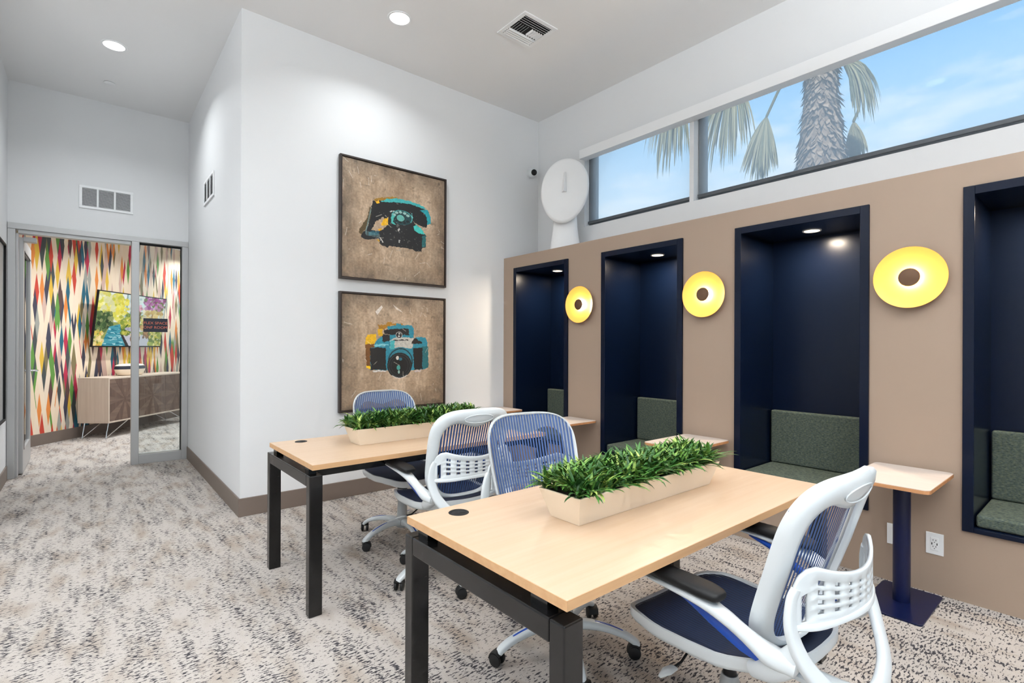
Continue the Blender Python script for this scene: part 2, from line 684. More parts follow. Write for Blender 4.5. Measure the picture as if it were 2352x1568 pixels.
structure('floor', G().box(-3.4, 4.3, -3.2, 13.3, -0.06, 0.0), M['carpet'])
structure('ceiling', G().box(-3.4, 4.2, -3.2, 7.155, ZC, ZC + 0.08), M['ceiling'])
structure('wall_back', G().box(XC, 4.18, YB, YB + 0.1, 0, ZC), M['wall_white'])
structure('wall_corridor', G().box(XC, XC + 0.1, YB + 0.1, YE, 0, ZC), M['wall_white'])
structure('wall_corridor_end', G().box(XL, XC + 0.1, YE, YE + 0.1, 2.535, ZC), M['wall_white'])
structure('wall_left', G().box(XL - 0.1, XL, 4.9, YE + 0.1, 0, ZC), M['wall_white'])
structure('wall_left_return', G().box(-3.4, XL - 0.1, 4.9, 5.0, 0, ZC), M['wall_white'])
structure('wall_far_left', G().box(-3.4, -3.3, -3.1, 4.9, 0, ZC), M['wall_white'])
WIN_ADDED = [(-3.1, -0.9, 0.3, 3.4), (-0.7, 1.5, 0.3, 3.4), (1.7, 3.4, 0.3, 3.4)]
structure('wall_front', wall_cells(G(), 'y', -3.2, -3.1, [-3.4, 4.18], [0, ZC], WIN_ADDED), M['wall_white'])
W_LEFT, W_RIGHT = (2.44, 3.665, 2.595, 3.412), (-1.5, 2.40, 2.595, 3.412)
structure('wall_right', wall_cells(G(), 'x', XW, XW + 0.14, [-3.1, YB], [0, ZC], [W_LEFT, W_RIGHT]), M['wall_white'])
g = wall_cells(G(), 'x', XN, XN + 0.03, [-3.1, YB], [0, ZLEDGE],
               [(a + FRW - 0.02, b_ - FRW + 0.02, NZ0 + 0.010, NZ1 - FRW + 0.02) for a, b_ in NOOKS])
g.box(XN + 0.03, XW, -3.1, YB, ZLEDGE - 0.03, ZLEDGE)
structure('wall_niche', g, M['tan'])

BH, BT = 0.142, 0.012
structure('baseboard_back', G().box(XC - BT, XN, YB - BT, YB, 0, BH), M['base'], bevel=0.003)
structure('baseboard_corridor', G().box(XC - BT, XC, YB, YE - 0.02, 0, BH), M['base'], bevel=0.003)
structure('baseboard_left', G().box(XL, XL + BT, 5.0, YE - 0.06, 0, BH), M['base'], bevel=0.003)

# clerestory windows, each with its own frame members and pane
def window(name, y0, y1, z0, z1, x, wj, split=None):
    t = thing(name, (x, (y0 + y1) / 2, z0), kind='structure')
    d = 0.045
    G().box(x, x + d, y1 - wj, y1, z0, z1).build('jamb', M['alu_dark'], t, world=True, bevel=0.003)
    G().box(x - 0.012, x + 0.01, y1 - wj * 0.45, y1 - wj * 0.05, z0, z1).build('track', M['alu_dark'], t, world=True, bevel=0.002)
    G().box(x, x + d, y0, y0 + 0.03, z0, z1).build('jamb', M['alu_dark'], t, world=True, bevel=0.003)
    G().box(x, x + d, y0 + 0.03, y1 - wj, z0, z0 + 0.05).build('rail', M['alu_dark'], t, world=True, bevel=0.003)
    G().box(x, x + d, y0 + 0.03, y1 - wj, z1 - 0.025, z1).build('rail', M['alu_dark'], t, world=True, bevel=0.003)
    G().box(x + 0.018, x + 0.024, y0 + 0.03, y1 - wj, z0 + 0.05, z1 - 0.025).build('pane', M['glass_low'], t, world=True)
    return t


window('window_1', W_LEFT[0], W_LEFT[1], W_LEFT[2], W_LEFT[3], XW + 0.085, 0.085)
window('window_2', W_RIGHT[0], W_RIGHT[1], W_RIGHT[2], W_RIGHT[3], XW + 0.085, 0.06)
# unseen windows added behind the camera, kept large to let in sky light
for i, (x0, x1, z0, z1) in enumerate(WIN_ADDED):
    t = thing('window_%d' % (i + 4), ((x0 + x1) / 2, -3.15, z0), kind='structure')
    for a, b_ in ((x0, x0 + 0.05), (x1 - 0.05, x1)):
        G().box(a, b_, -3.18, -3.12, z0, z1).build('jamb', M['alu_dark'], t, world=True)
    for a, b_ in ((z0, z0 + 0.05), (z1 - 0.05, z1)):
        G().box(x0 + 0.05, x1 - 0.05, -3.18, -3.12, a, b_).build('rail', M['alu_dark'], t, world=True)
    G().box(x0 + 0.05, x1 - 0.05, -3.154, -3.146, z0 + 0.05, z1 - 0.05).build('pane', M['glass'], t, world=True)

# roller shades and their fascia
for (y0, y1, z0, z1), lab in ((W_LEFT, 'sheer grey roller shade over the small clerestory window beside the white bust'),
                              (W_RIGHT, 'sheer grey roller shade over the long clerestory window showing the palm')):
    t = thing('roller_shade', (XW + 0.05, (y0 + y1) / 2, z0 + 0.03), lab, 'roller shade', 'roller shades of the clerestory windows')
    G().box(XW + 0.049, XW + 0.050, y0 + 0.02, y1 - 0.02, z0 + 0.055, z1 - 0.01).build('fabric', M['screen_cloth'], t, world=True)
    G().box(XW + 0.040, XW + 0.058, y0 + 0.015, y1 - 0.012, z0 + 0.030, z0 + 0.060).build('hem_bar', M['hem'], t, world=True, bevel=0.004, label='grey hem bar')
g = G().box(3.945, XW, -1.6, 3.655, 3.285, 3.378)
o = g.build('shade_fascia', M['trim_white'], bevel=0.003)
tag(o, 'long white shade fascia boxed out above the clerestory windows', 'fascia')

# ------------------------------------------------------------------ conference room behind the glass
D2 = Vector((0.64, 0.768, 0.0)).normalized()
N2 = Vector((0.768, -0.64, 0.0)).normalized()
W0 = Vector((-0.542, 9.102, 0.0))


def cw(s, off, z):
    p = W0 + D2 * s + N2 * off
    return Vector((p.x, p.y, z))


ANG2 = math.atan2(D2.y, D2.x)
s0, s1, CZ = -1.1, 4.7, 3.10
o = G().box(s0, s1, 0.0, 0.10, 0, CZ).build('wall_wallpapered', M['wallpaper'], kind='structure')
o.location = W0
o.rotation_euler = (0, 0, ANG2)
o = G().box(s0, s1, -0.014, 0.0, 0, 0.15).build('baseboard_wallpapered', M['base'], kind='structure', bevel=0.003)
o.location = W0
o.rotation_euler = (0, 0, ANG2)
structure('wall_conference_left', G().box(-1.35, -1.25, YE + 0.1, 8.6, 0, CZ), M['wall_white'])
structure('wall_conference_right', G().box(2.5, 2.6, YE + 0.1, 13.0, 0, CZ), M['wall_white'])
structure('wall_conference_front', G().box(XC + 0.1, 2.6, YE, YE + 0.1, 0, CZ).box(-1.35, XL, YE + 0.1, YE + 0.2, 0, CZ), M['wall_white'])
structure('ceiling_conference', G().box(-1.4, 2.6, YE + 0.1, 13.1, CZ, CZ + 0.08), M['ceiling'])

# ------------------------------------------------------------------ door and sidelight of the conference room
t = thing('door_1', (-0.07, YE + 0.03, 0), kind='structure')
YF0, YF1 = YE - 0.02, YE + 0.10
G().box(XL + 0.002, -0.545, YF0, YF1, 0, 2.475).build('jamb', M['alu'], t, world=True, bevel=0.003)
G().box(-0.545, -0.528, YE + 0.02, YF1, 0, 2.44).build('door_stop', M['alu'], t, world=True, bevel=0.002)
G().box(XL + 0.002, XC - 0.002, YF0 - 0.006, YF1, 2.475, 2.534).build('head', M['alu'], t, world=True, bevel=0.003)
G().box(-0.528, 0.378, YE + 0.0, YF1, 2.44, 2.475).build('head_stop', M['alu'], t, world=True, bevel=0.002)
# the leaf stands open at a right angle into the room
LX0, LX1, LY0, LY1 = -0.540, -0.497, 7.20, 8.13
lf = G().box(LX0, LX1, LY0, LY0 + 0.11, 0.012, 2.42).box(LX0, LX1, LY1 - 0.11, LY1, 0.012, 2.42) \
    .box(LX0, LX1, LY0 + 0.11, LY1 - 0.11, 0.012, 0.25).box(LX0, LX1, LY0 + 0.11, LY1 - 0.11, 2.29, 2.42)
leaf = lf.build('leaf', M['alu'], t, world=True, bevel=0.003, label='grey metal framed glass door leaf standing open')
for n_, m_, g_ in (('pane', M['glass'], G().box(-0.522, -0.515, LY0 + 0.11, LY1 - 0.11, 0.25, 2.29)),
                   ('gasket', M['black_plastic'], G().box(LX1 - 0.002, LX1 + 0.003, LY0 + 0.105, LY0 + 0.118, 0.24, 2.30).box(LX1 - 0.002, LX1 + 0.003, LY0 + 0.118, LY1 - 0.11, 2.28, 2.292)),
                   ('hinge', M['alu'], G().box(LX0 - 0.008, LX0 + 0.030, LY0 - 0.006, LY0, 0.03, 2.40)),
                   ('pull_handle', M['chrome'], G().tube([(LX1, LY1 - 0.06, 1.03), (LX1 + 0.06, LY1 - 0.06, 1.03), (LX1 + 0.06, LY1 - 0.18, 1.03)], 0.010))):
    l = t.location
    g_.v = [(a - l.x, b_ - l.y, c_ - l.z) for a, b_, c_ in g_.v]
    g_.build(n_, m_, leaf, smooth=(n_ == 'pull_handle'))
for k in range(16):
    rz = 0.12 + k * 0.148
    if k == 0:
        sc = G().lathe([(0.004, -0.0015), (0.004, 0.0)], 8, (0, 0, 0), 'y').mesh('screw', M['alu_dark'])
    o = link('screw', sc, leaf)
    o.location = (LX0 + 0.006 - t.location.x, LY0 - 0.006 - t.location.y, rz)
G().box(-0.50, -0.40, LY0 - 0.02, LY0 + 0.09, 2.38, 2.425).build('door_closer', M['alu'], t, world=True, bevel=0.003)

t = thing('window_3', (0.65, YE + 0.03, 0), kind='structure')
G().box(0.380, 0.449, YF0 - 0.006, YF1, 0, 2.475).build('mullion', M['alu'], t, world=True, bevel=0.003)
G().box(0.852, XC - 0.002, YF0, YF1, 0, 2.475).build('jamb', M['alu'], t, world=True, bevel=0.003)
G().box(0.449, 0.852, YF0, YF1, 0, 0.105).build('rail', M['alu'], t, world=True, bevel=0.003)
G().box(0.449, 0.852, YE + 0.045, YE + 0.052, 0.105, 2.475).build('pane', M['glass'], t, world=True)
G().box(0.449, 0.852, YE + 0.04, YE + 0.057, 2.455, 2.475).build('gasket', M['black_plastic'], t, world=True)
G().box(0.842, 0.852, YE + 0.04, YE + 0.057, 0.105, 2.455).build('gasket', M['black_plastic'], t, world=True)

sg = thing('door_sign', (0.605, YE + 0.040, 1.478), 'small navy sign reading FLEX SPACE CONF ROOM 1 on the glass', 'sign')
G().box(0.491, 0.719, YE + 0.034, YE + 0.044, 1.478, 1.632).build('plate', M['sign_navy'], sg, world=True, bevel=0.001)
text_mesh('lettering', 'FLEX SPACE', 0.042, M['sign_text'], sg, (0, -0.0068, 0.100), (R(90), 0, 0))
text_mesh('lettering', 'CONF ROOM 1', 0.042, M['sign_text'], sg, (0, -0.0068, 0.050), (R(90), 0, 0))

# ------------------------------------------------------------------ ventilation and ceiling fittings
def grille(name, label, place):
    """return-air grille of three louvred fields, 0.46 x 0.24; place(u, w, d) -> world"""
    t = thing(name, place(0.0, 0.0, 0.0), label, 'vent', 'wall grilles of the corridor')

    def pbox(g, u0, u1, w0, w1, d0, d1):
        vs_ = [place(u, w, d) for d in (d0, d1) for w in (w0, w1) for u in (u0, u1)]
        g.add(vs_, [(0, 2, 3, 1), (4, 5, 7, 6), (0, 1, 5, 4), (2, 6, 7, 3), (0, 4, 6, 2), (1, 3, 7, 5)])
        return g
    U, Wd = 0.23, 0.12
    g = G()
    pbox(g, -U, U, Wd - 0.026, Wd, 0, 0.012)
    pbox(g, -U, U, -Wd, -Wd + 0.026, 0, 0.012)
    for a, b_ in ((-U, -U + 0.026), (U - 0.026, U), (-0.085, -0.068), (0.060, 0.077)):
        pbox(g, a, b_, -Wd + 0.026, Wd - 0.026, 0, 0.012)
    g.build('frame', M['trim_white'], t, world=True, bevel=0.002)
    pbox(G(), -U + 0.01, U - 0.01, -Wd + 0.01, Wd - 0.01, 0.0005, 0.0015).build('backing', M['dark'], t, world=True)
    for a, b_ in ((-U + 0.026, -0.085), (-0.068, 0.060), (0.077, U - 0.026)):
        g = G()
        for k in range(14):
            w = -Wd + 0.030 + k * 0.0132
            v = [place(u, w + dw, d) for dw, d in ((0.0, 0.009), (0.0085, 0.002)) for u in (a, b_)] + \
                [place(u, w + dw + 0.0016, d) for dw, d in ((0.0, 0.009), (0.0085, 0.002)) for u in (a, b_)]
            g.add(v, [(0, 1, 3, 2), (4, 6, 7, 5), (0, 4, 5, 1), (2, 3, 7, 6), (0, 2, 6, 4), (1, 5, 7, 3)])
        g.build('louvre_field', M['grille'], t, world=True, kind='stuff')
    return t


grille('wall_grille', 'white three-field wall grille above the glass conference room door',
       lambda u, w, d: Vector((0.163 + u, YE - d, 2.895 + w)))
grille('wall_grille', 'white wall grille seen edge-on along the corridor side wall',
       lambda u, w, d: Vector((XC - d, 5.715 - u * 1.13, 2.85 + w)))

t = thing('ceiling_diffuser', (2.791, 3.172, ZC), 'square white four-way air diffuser in the ceiling', 'vent')
q = 0.178
zt = ZC - 0.008
g = G()
for a in ((-q, q, q - 0.035, q), (-q, q, -q, -q + 0.035), (-q, -q + 0.035, -q + 0.035, q - 0.035), (q - 0.035, q, -q + 0.035, q - 0.035)):
    g.box(2.791 + a[0], 2.791 + a[1], 3.172 + a[2], 3.172 + a[3], zt, ZC)
g.build('frame', M['trim_white'], t, world=True, bevel=0.002)
G().box(2.791 - q + 0.02, 2.791 + q - 0.02, 3.172 - q + 0.02, 3.172 + q - 0.02, ZC - 0.002, ZC - 0.0005).build('backing', M['dark'], t, world=True)


def slat(along, c, tilt, a, b_, wd=0.022):
    """one louvre blade under the ceiling: runs along x or y at offset c between a and b_"""
    h = 0.010
    dx = tilt * wd / 2
    if along == 'x':
        v = [(a, c - dx, zt + h), (b_, c - dx, zt + h), (b_, c + dx, zt - 0.004), (a, c + dx, zt - 0.004)]
    else:
        v = [(c - dx, a, zt + h), (c - dx, b_, zt + h), (c + dx, b_, zt - 0.004), (c + dx, a, zt - 0.004)]
    v += [(x, y, z - 0.002) for x, y, z in v]
    v = [(x + 2.791, y + 3.172, z) for x, y, z in v]
    G().add(v, [(0, 1, 2, 3), (7, 6, 5, 4), (0, 4, 5, 1), (1, 5, 6, 2), (2, 6, 7, 3), (3, 7, 4, 0)]).build('slat', M['trim_white'], t, world=True)


for k in range(4):
    slat('x', -0.132 + k * 0.023, -1, -0.14, 0.14, 0.014)
    slat('x', 0.132 - k * 0.023, 1, -0.14, 0.14, 0.014)
for k in range(5):
    slat('y', -0.125 + k * 0.025, -1, -0.045, 0.045, 0.014)
    slat('y', 0.125 - k * 0.025, 1, -0.045, 0.045, 0.014)


def downlight(x, y, z, power, label, group, r=0.095, warm=False, spot=None):
    t = thing('recessed_light', (x, y, z), label, 'light', group)
    G().lathe([(r * 0.80, 0.0), (r * 0.82, -0.004), (r * 0.97, -0.005), (r, -0.002), (r, 0.0)], 40, cap=False).build('trim_ring', M['trim_white'], t, smooth=True)
    G().lathe([(0.0, -0.0015), (r * 0.81, -0.0015)], 40, cap=False).build('lens', M['lens_warm' if warm else 'lens'], t)
    ld = bpy.data.lights.new('lamp', 'AREA')
    ld.shape = 'DISK'
    ld.size = r * 1.6
    ld.energy = power
    ld.color = (1.0, 0.84, 0.66) if warm else (0.935, 0.975, 1.0)
    if not warm:
        ld.spread = R(140)
    if spot:
        ld.spread = R(spot)
    lo = link('lamp', ld, t)
    lo.location = (0, 0, -0.012)
    return t


MAIN = 'recessed ceiling lights'
downlight(1.911, 3.712, ZC, P_MAIN * 0.34, 'round recessed ceiling light nearest the pictures wall', MAIN)
downlight(0.176, 5.66, ZC, P_CORR, 'round recessed ceiling light over the corridor by the glass door', MAIN)
for x, y, k in ((0.176, 3.2, 0.4), (1.911, 1.2, 0.32), (0.176, 0.7, 0.5), (1.911, -1.3, 0.6), (0.176, -1.8, 0.6), (-1.56, 3.2, 0.8), (-1.56, 0.7, 0.6), (-1.56, -1.8, 0.6)):  # extra recessed lights out of view, added to raise the room's brightness
    downlight(x, y, ZC, P_MAIN * k, 'added round recessed ceiling light out of view, brightening the room', MAIN)
for x, y in ((0.0, 8.1), (1.0, 9.3), (1.5, 8.0), (1.7, 11.0)):  # unseen fittings added to light the conference room
    downlight(x, y, CZ, P_CONF, 'added unseen round recessed light in the conference room ceiling', 'added conference room ceiling lights')



def pendant(x, y, label):  # unseen fixtures, added so the ceiling gets enough light
    """added linear pendant that lights the ceiling above it and, more softly, the floor"""
    t = thing('fill_pendant', (x, y, 3.02), label, 'added pendant light', 'linear pendants added out of view to brighten the ceiling')
    G().box(-0.045, 0.045, -0.75, 0.75, 0, 0.06).build('housing', M['trim_white'], t, bevel=0.004)
    for yy in (-0.6, 0.6):
        G().tube([(0, yy, 0.06), (0, yy, ZC - 3.02)], 0.002, 6).build('suspension_wire', M['chrome'], t)
    for nm, zz, rx, k in (('uplight', 0.064, math.pi, 1.0), ('lamp', -0.004, 0.0, 0.12)):
        ld = bpy.data.lights.new(nm, 'AREA')
        ld.shape = 'RECTANGLE'
        ld.size, ld.size_y = 0.07, 1.45
        ld.energy = P_FILL_PENDANT * k
        ld.color = (0.935, 0.975, 1.0)
        lo = link(nm, ld, t)
        lo.location = (0, 0, zz)
        lo.rotation_euler = (rx, 0, 0)
    return t


pendant(2.1, -0.5, 'added unseen linear pendant light behind the camera, nearest the tan wall')
pendant(0.4, -1.3, 'added unseen linear pendant light behind the camera in the middle')
pendant(-1.5, -0.9, 'added unseen linear pendant light behind the camera, farthest left')
pendant(-2.0, 2.4, 'added linear pendant light over the left work area, out of view')

t = thing('sprinkler_cover', (0.168, 6.49, ZC), 'small flat white sprinkler cap on the corridor ceiling', 'sprinkler')
G().lathe([(0.0, -0.008), (0.042, -0.008), (0.045, -0.006), (0.045, -0.003)], 28, cap=False).build('cap', M['trim_white'], t, smooth=True)
G().lathe([(0.030, -0.004), (0.030, 0.0)], 20).build('throat', M['dark'], t)

# ------------------------------------------------------------------ reading nooks in the tan wall
ORD = ['navy lined seating nook at the right edge of the tan wall', 'navy lined seating nook between the right and middle gold sconces',
       'navy lined seating nook between the middle and left gold sconces', 'narrowest looking navy lined nook beside the pictures wall']
SEATL = ['tweed seat cushion in the nook at the right edge', 'tweed seat cushion in the nook between the right and middle gold sconces',
         'tweed seat cushion in the nook between the middle and left gold sconces', 'tweed seat cushion in the nook beside the pictures wall']
BACKL = [s.replace('seat cushion', 'back cushion standing') for s in SEATL]
LAMPL = ['small warm light in the top of the nook at the right edge', 'small warm light in the top of the nook between the right and middle sconces',
         'small warm light in the top of the nook between the middle and left sconces', 'small warm light in the top of the nook beside the pictures wall']
for i, (a, b_) in enumerate(NOOKS):
    t = thing('reading_nook', (3.78, (a + b_) / 2, NZ0), ORD[i], 'nook', 'navy seating nooks')
    ia, ib, z0, z1 = a + FRW, b_ - FRW, 0.404, NZ1 - FRW
    XB = 4.028
    G().box(XN - 0.016, XN + 0.006, a, ia, NZ0, NZ1).build('jamb_trim', M['navy'], t, world=True, bevel=0.002)
    G().box(XN - 0.016, XN + 0.006, ib, b_, NZ0, NZ1).build('jamb_trim', M['navy'], t, world=True, bevel=0.002)
    G().box(XN - 0.016, XN + 0.006, ia, ib, z1, NZ1).build('head_trim', M['navy'], t, world=True, bevel=0.002)
    G().box(XN - 0.016, XN + 0.006, ia, ib, NZ0, z0 - 0.004).build('sill_trim', M['navy'], t, world=True, bevel=0.002)
    G().box(XN + 0.006, XB, ia - 0.015, ia, z0, z1).build('side_panel', M['navy'], t, world=True)
    G().box(XN + 0.006, XB, ib, ib + 0.015, z0, z1).build('side_panel', M['navy'], t, world=True)
    G().box(XB, XB + 0.010, ia - 0.015, ib + 0.015, z0 - 0.015, z1 + 0.015).build('back_panel', M['navy'], t, world=True)
    G().box(XN + 0.006, XB, ia - 0.015, ib + 0.015, z1, z1 + 0.015).build('top_panel', M['navy'], t, world=True)
    G().box(XN + 0.006, XB, ia - 0.015, ib + 0.015, z0 - 0.017, z0 - 0.002).build('base_panel', M['navy'], t, world=True)
    ym = (a + b_) / 2
    o = G().box(XN + 0.004, XB - 0.004, ia + 0.006, ib - 0.006, z0 - 0.001, 0.468).build('seat_cushion', M['tweed'], bevel=0.014, seg=3)
    tag(o, SEATL[i], 'cushion', 'nook seat cushions')
    o = G().box(XB - 0.060, XB - 0.003, ia + 0.010, ib - 0.010, 0.470, 0.858).build('back_cushion', M['tweed'], bevel=0.012, seg=3)
    tag(o, BACKL[i], 'cushion', 'nook back cushions')
    downlight(3.782, ym, z1, P_NOOK, LAMPL[i], 'nook lights', r=0.058, warm=True)

# ------------------------------------------------------------------ gold wall sconces
SCL = ['gold dish sconce at the right of the tan wall, largest of three', 'gold dish sconce in the middle of the row of three',
       'gold dish sconce at the left of the tan wall, smallest of three']
for i, y in enumerate((0.765, 1.993, 3.228)):
    t = thing('wall_sconce', (XN, y, 1.717), SCL[i], 'sconce', 'gold dish sconces')
    # profile measured out from the wall (towards -x)
    G().lathe([(0.0, 0.0), (0.05, 0.0), (0.05, -0.020), (0.0, -0.020)], 32, (0, 0, 0), 'x', cap=False).build('back_plate', M['bronze'], t, smooth=True)
    dish = [(0.030, -0.020), (0.080, -0.021), (0.125, -0.027), (0.150, -0.034), (0.166, -0.042), (0.169, -0.044), (0.168, -0.046),
            (0.150, -0.038), (0.125, -0.031), (0.080, -0.025), (0.020, -0.0235)]
    G().lathe(dish, 72, (0, 0, 0), 'x', cap=False).build('dish', M['gold'], t, smooth=True, angle=60)
    G().lathe([(0.040, -0.0245), (0.041, -0.0445), (0.0, -0.0445)], 40, (0, 0, 0), 'x', cap=False).build('light_ring', M['sconce_led'], t)
    G().lathe([(0.0, -0.046), (0.048, -0.046), (0.050, -0.049), (0.048, -0.053), (0.0, -0.056)], 40, (0, 0, 0), 'x', cap=False).build('cap', M['bronze'], t, smooth=True)

# ------------------------------------------------------------------ small cafe tables
TBL = ['small white topped pedestal table nearest, right of the front chair', 'small white topped table behind the front grass planter',
       'small white topped table seen behind the middle blue chair', 'small white topped table pushed against the pictures wall']
for i, y in enumerate((0.747, 1.965, 3.19, 4.195)):
    t = thing('pedestal_table', (3.25, y, 0), TBL[i], 'table', 'small pedestal tables')
    top = rrect(-0.285, 0.255, -0.175, 0.175, 0.030)
    G().prism(top, 0.652, 0.668).build('top_core', M['ply_edge'], t)
    G().prism(rrect(-0.2835, 0.2535, -0.1735, 0.1735, 0.029), 0.668, 0.6705).build('top_laminate', M['table_top'], t)
    G().lathe([(0.038, 0.009), (0.038, 0.652)], 32, (0.03, 0, 0)).build('pole', M['navy_pole'], t, smooth=True)
    G().prism(rrect(-0.20, 0.245, -0.133, 0.133, 0.02), 0.0, 0.009).build('base_plate', M['navy_pole'], t, bevel=0.002)
    G().box(-0.06, 0.12, -0.05, 0.05, 0.646, 0.652).build('mount_plate', M['black_metal'], t)

# ------------------------------------------------------------------ wall sockets
for y0, y1, usb, lab in ((0.797, 0.872, False, 'white double socket plate half hidden by the navy table pole'),
                         (0.620, 0.696, True, 'white socket plate with USB ports right of the navy pole')):
    t = thing('wall_outlet', (XN, (y0 + y1) / 2, 0.270), lab, 'outlet', 'wall outlets')
    ym = (y0 + y1) / 2
    G().box(XN - 0.006, XN, y0, y1, 0.212, 0.328).build('plate', M['outlet'], t, world=True, bevel=0.002)
    G().box(XN - 0.0085, XN - 0.006, ym - 0.017, ym + 0.017, 0.236, 0.304).build('insert', M['outlet'], t, world=True, bevel=0.001)
    for zc in (0.253, 0.287):
        for dy, h in ((-0.006, 0.008), (0.006, 0.0065)):
            G().box(XN - 0.0092, XN - 0.0084, ym + dy - 0.0012, ym + dy + 0.0012, zc - h / 2 + 0.003, zc + h / 2 + 0.003).build('slot', M['dark'], t, world=True)
        G().lathe([(0.0022, XN - 0.0092), (0.0022, XN - 0.0084)], 10, (0, ym, zc - 0.008), 'x').build('slot', M['dark'], t, world=True)
    if usb:
        for dy in (-0.011, 0.011):
            G().box(XN - 0.0092, XN - 0.0084, ym + dy - 0.002, ym + dy + 0.002, 0.264, 0.276).build('usb_port', M['dark'], t, world=True)

# ------------------------------------------------------------------ white bust on the ledge
t = thing('bust_sculpture', (3.80, 3.715, ZLEDGE), 'white plaster bust with a flat egg-shaped face and long neck on the ledge', 'sculpture', rotz=R(-49))
# local: face looks along -y
g = G()
neck = [(0.0, 0.03, 0.0), (0.0, 0.03, 0.10), (0.0, 0.03, 0.24), (0.0, 0.03, 0.42), (0.0, 0.03, 0.62)]
g.sweep(neck, [0.315, 0.30, 0.262, 0.235, 0.22], [0.20, 0.19, 0.16, 0.13, 0.07], (0, 1, 0), 28, 2.3, 6)
g.build('neck', M['plaster'], t, smooth=True, angle=50)
g = G()
NS, layers = 64, [(0.0, -0.060), (0.5, -0.062), (0.90, -0.055), (0.985, -0.043), (1.0, -0.028), (0.985, -0.010), (0.90, 0.0), (0.5, 0.010), (0.0, 0.012)]
v, f = [], []
for s, d in layers:
    for k in range(NS):
        a = 2 * math.pi * k / NS
        x = 0.243 * math.cos(a) * s * (1 + 0.07 * math.sin(a))
        z = (0.335 * math.sin(a)) * s
        x2 = x + 0.05 * z / 0.335 * 0.5
        v.append((x2, d - 0.045 + z * 0.04, 0.622 + z))
for i in range(len(layers) - 1):
    for k in range(NS):
        f.append((i * NS + k, i * NS + (k + 1) % NS, (i + 1) * NS + (k + 1) % NS, (i + 1) * NS + k))
g.add(v, f)
face = g.build('face', M['plaster'], t, smooth=True, angle=60)
zn = 0.60
g = G().add([(-0.006, -0.108, 0.80), (0.014, -0.108, 0.80), (-0.030, -0.106, zn), (0.022, -0.106, zn), (-0.006, -0.150, zn + 0.004), (0.003, -0.112, 0.805)],
            [(0, 4, 2), (1, 3, 4), (0, 5, 4), (5, 1, 4), (2, 4, 3), (0, 2, 3, 1), (0, 1, 5)])
g.build('nose', M['plaster'], face)

# ------------------------------------------------------------------ security camera
t = thing('security_camera', (3.905, YB, 3.312), 'round white security camera with black lens high in the corner', 'camera')
G().lathe([(0.050, 0.0), (0.050, -0.010), (0.042, -0.018), (0.0, -0.018)], 32, (0, 0, 0), 'y', cap=False).build('mount', M['white_plastic'], t, smooth=True)
g = G()
prof = [(0.056 * math.sin(math.pi * k / 16), -0.056 * math.cos(math.pi * k / 16)) for k in range(17)]
g.lathe(prof, 32, (0, -0.052, 0), 'z', cap=False)
ball = g.build('ball', M['white_plastic'], t, smooth=True, angle=80)
g = G().lathe([(0.0, 0.060), (0.014, 0.060), (0.016, 0.058), (0.032, 0.050), (0.034, 0.045), (0.034, 0.030)], 28, (0, 0, 0), 'z', cap=False)
ln = g.build('lens', M['black_plastic'], t, smooth=True)
ln.location = (0, -0.052, 0)
dv = Vector((-0.35, -0.9, -0.25)).normalized()
ln.rotation_euler = dv.to_track_quat('Z', 'Y').to_euler()

# ------------------------------------------------------------------ framed prints
def srgb2lin(a):
    a = np.clip(a, 0, 255) / 255.0
    return np.where(a <= 0.04045, a / 12.92, ((a + 0.055) / 1.055) ** 2.4)


def vnoise(n, sx, sy, r):
    """smooth value noise on an n x n raster with sx x sy cells"""
    gx = r.random((sy + 2, sx + 2))
    ys = np.linspace(0, sy, n)
    xs = np.linspace(0, sx, n)
    iy, ix = ys.astype(int), xs.astype(int)
    fy, fx = (ys - iy)[:, None], (xs - ix)[None, :]
    fy = fy * fy * (3 - 2 * fy)
    fx = fx * fx * (3 - 2 * fx)
    a = gx[np.ix_(iy, ix)]
    b_ = gx[np.ix_(iy, ix + 1)]
    c_ = gx[np.ix_(iy + 1, ix)]
    d_ = gx[np.ix_(iy + 1, ix + 1)]
    return (a * (1 - fx) + b_ * fx) * (1 - fy) + (c_ * (1 - fx) + d_ * fx) * fy


def inpoly(U, V, poly):
    ins = np.zeros(U.shape, bool)
    n = len(poly)
    for i in range(n):
        x0, y0 = poly[i]
        x1, y1 = poly[(i + 1) % n]
        if y0 == y1:
            continue
        c_ = ((y0 > V) != (y1 > V)) & (U < (x1 - x0) * (V - y0) / (y1 - y0) + x0)
        ins ^= c_
    return ins


def ell(U, V, cx, cy, rx, ry):
    return ((U - cx) / rx) ** 2 + ((V - cy) / ry) ** 2


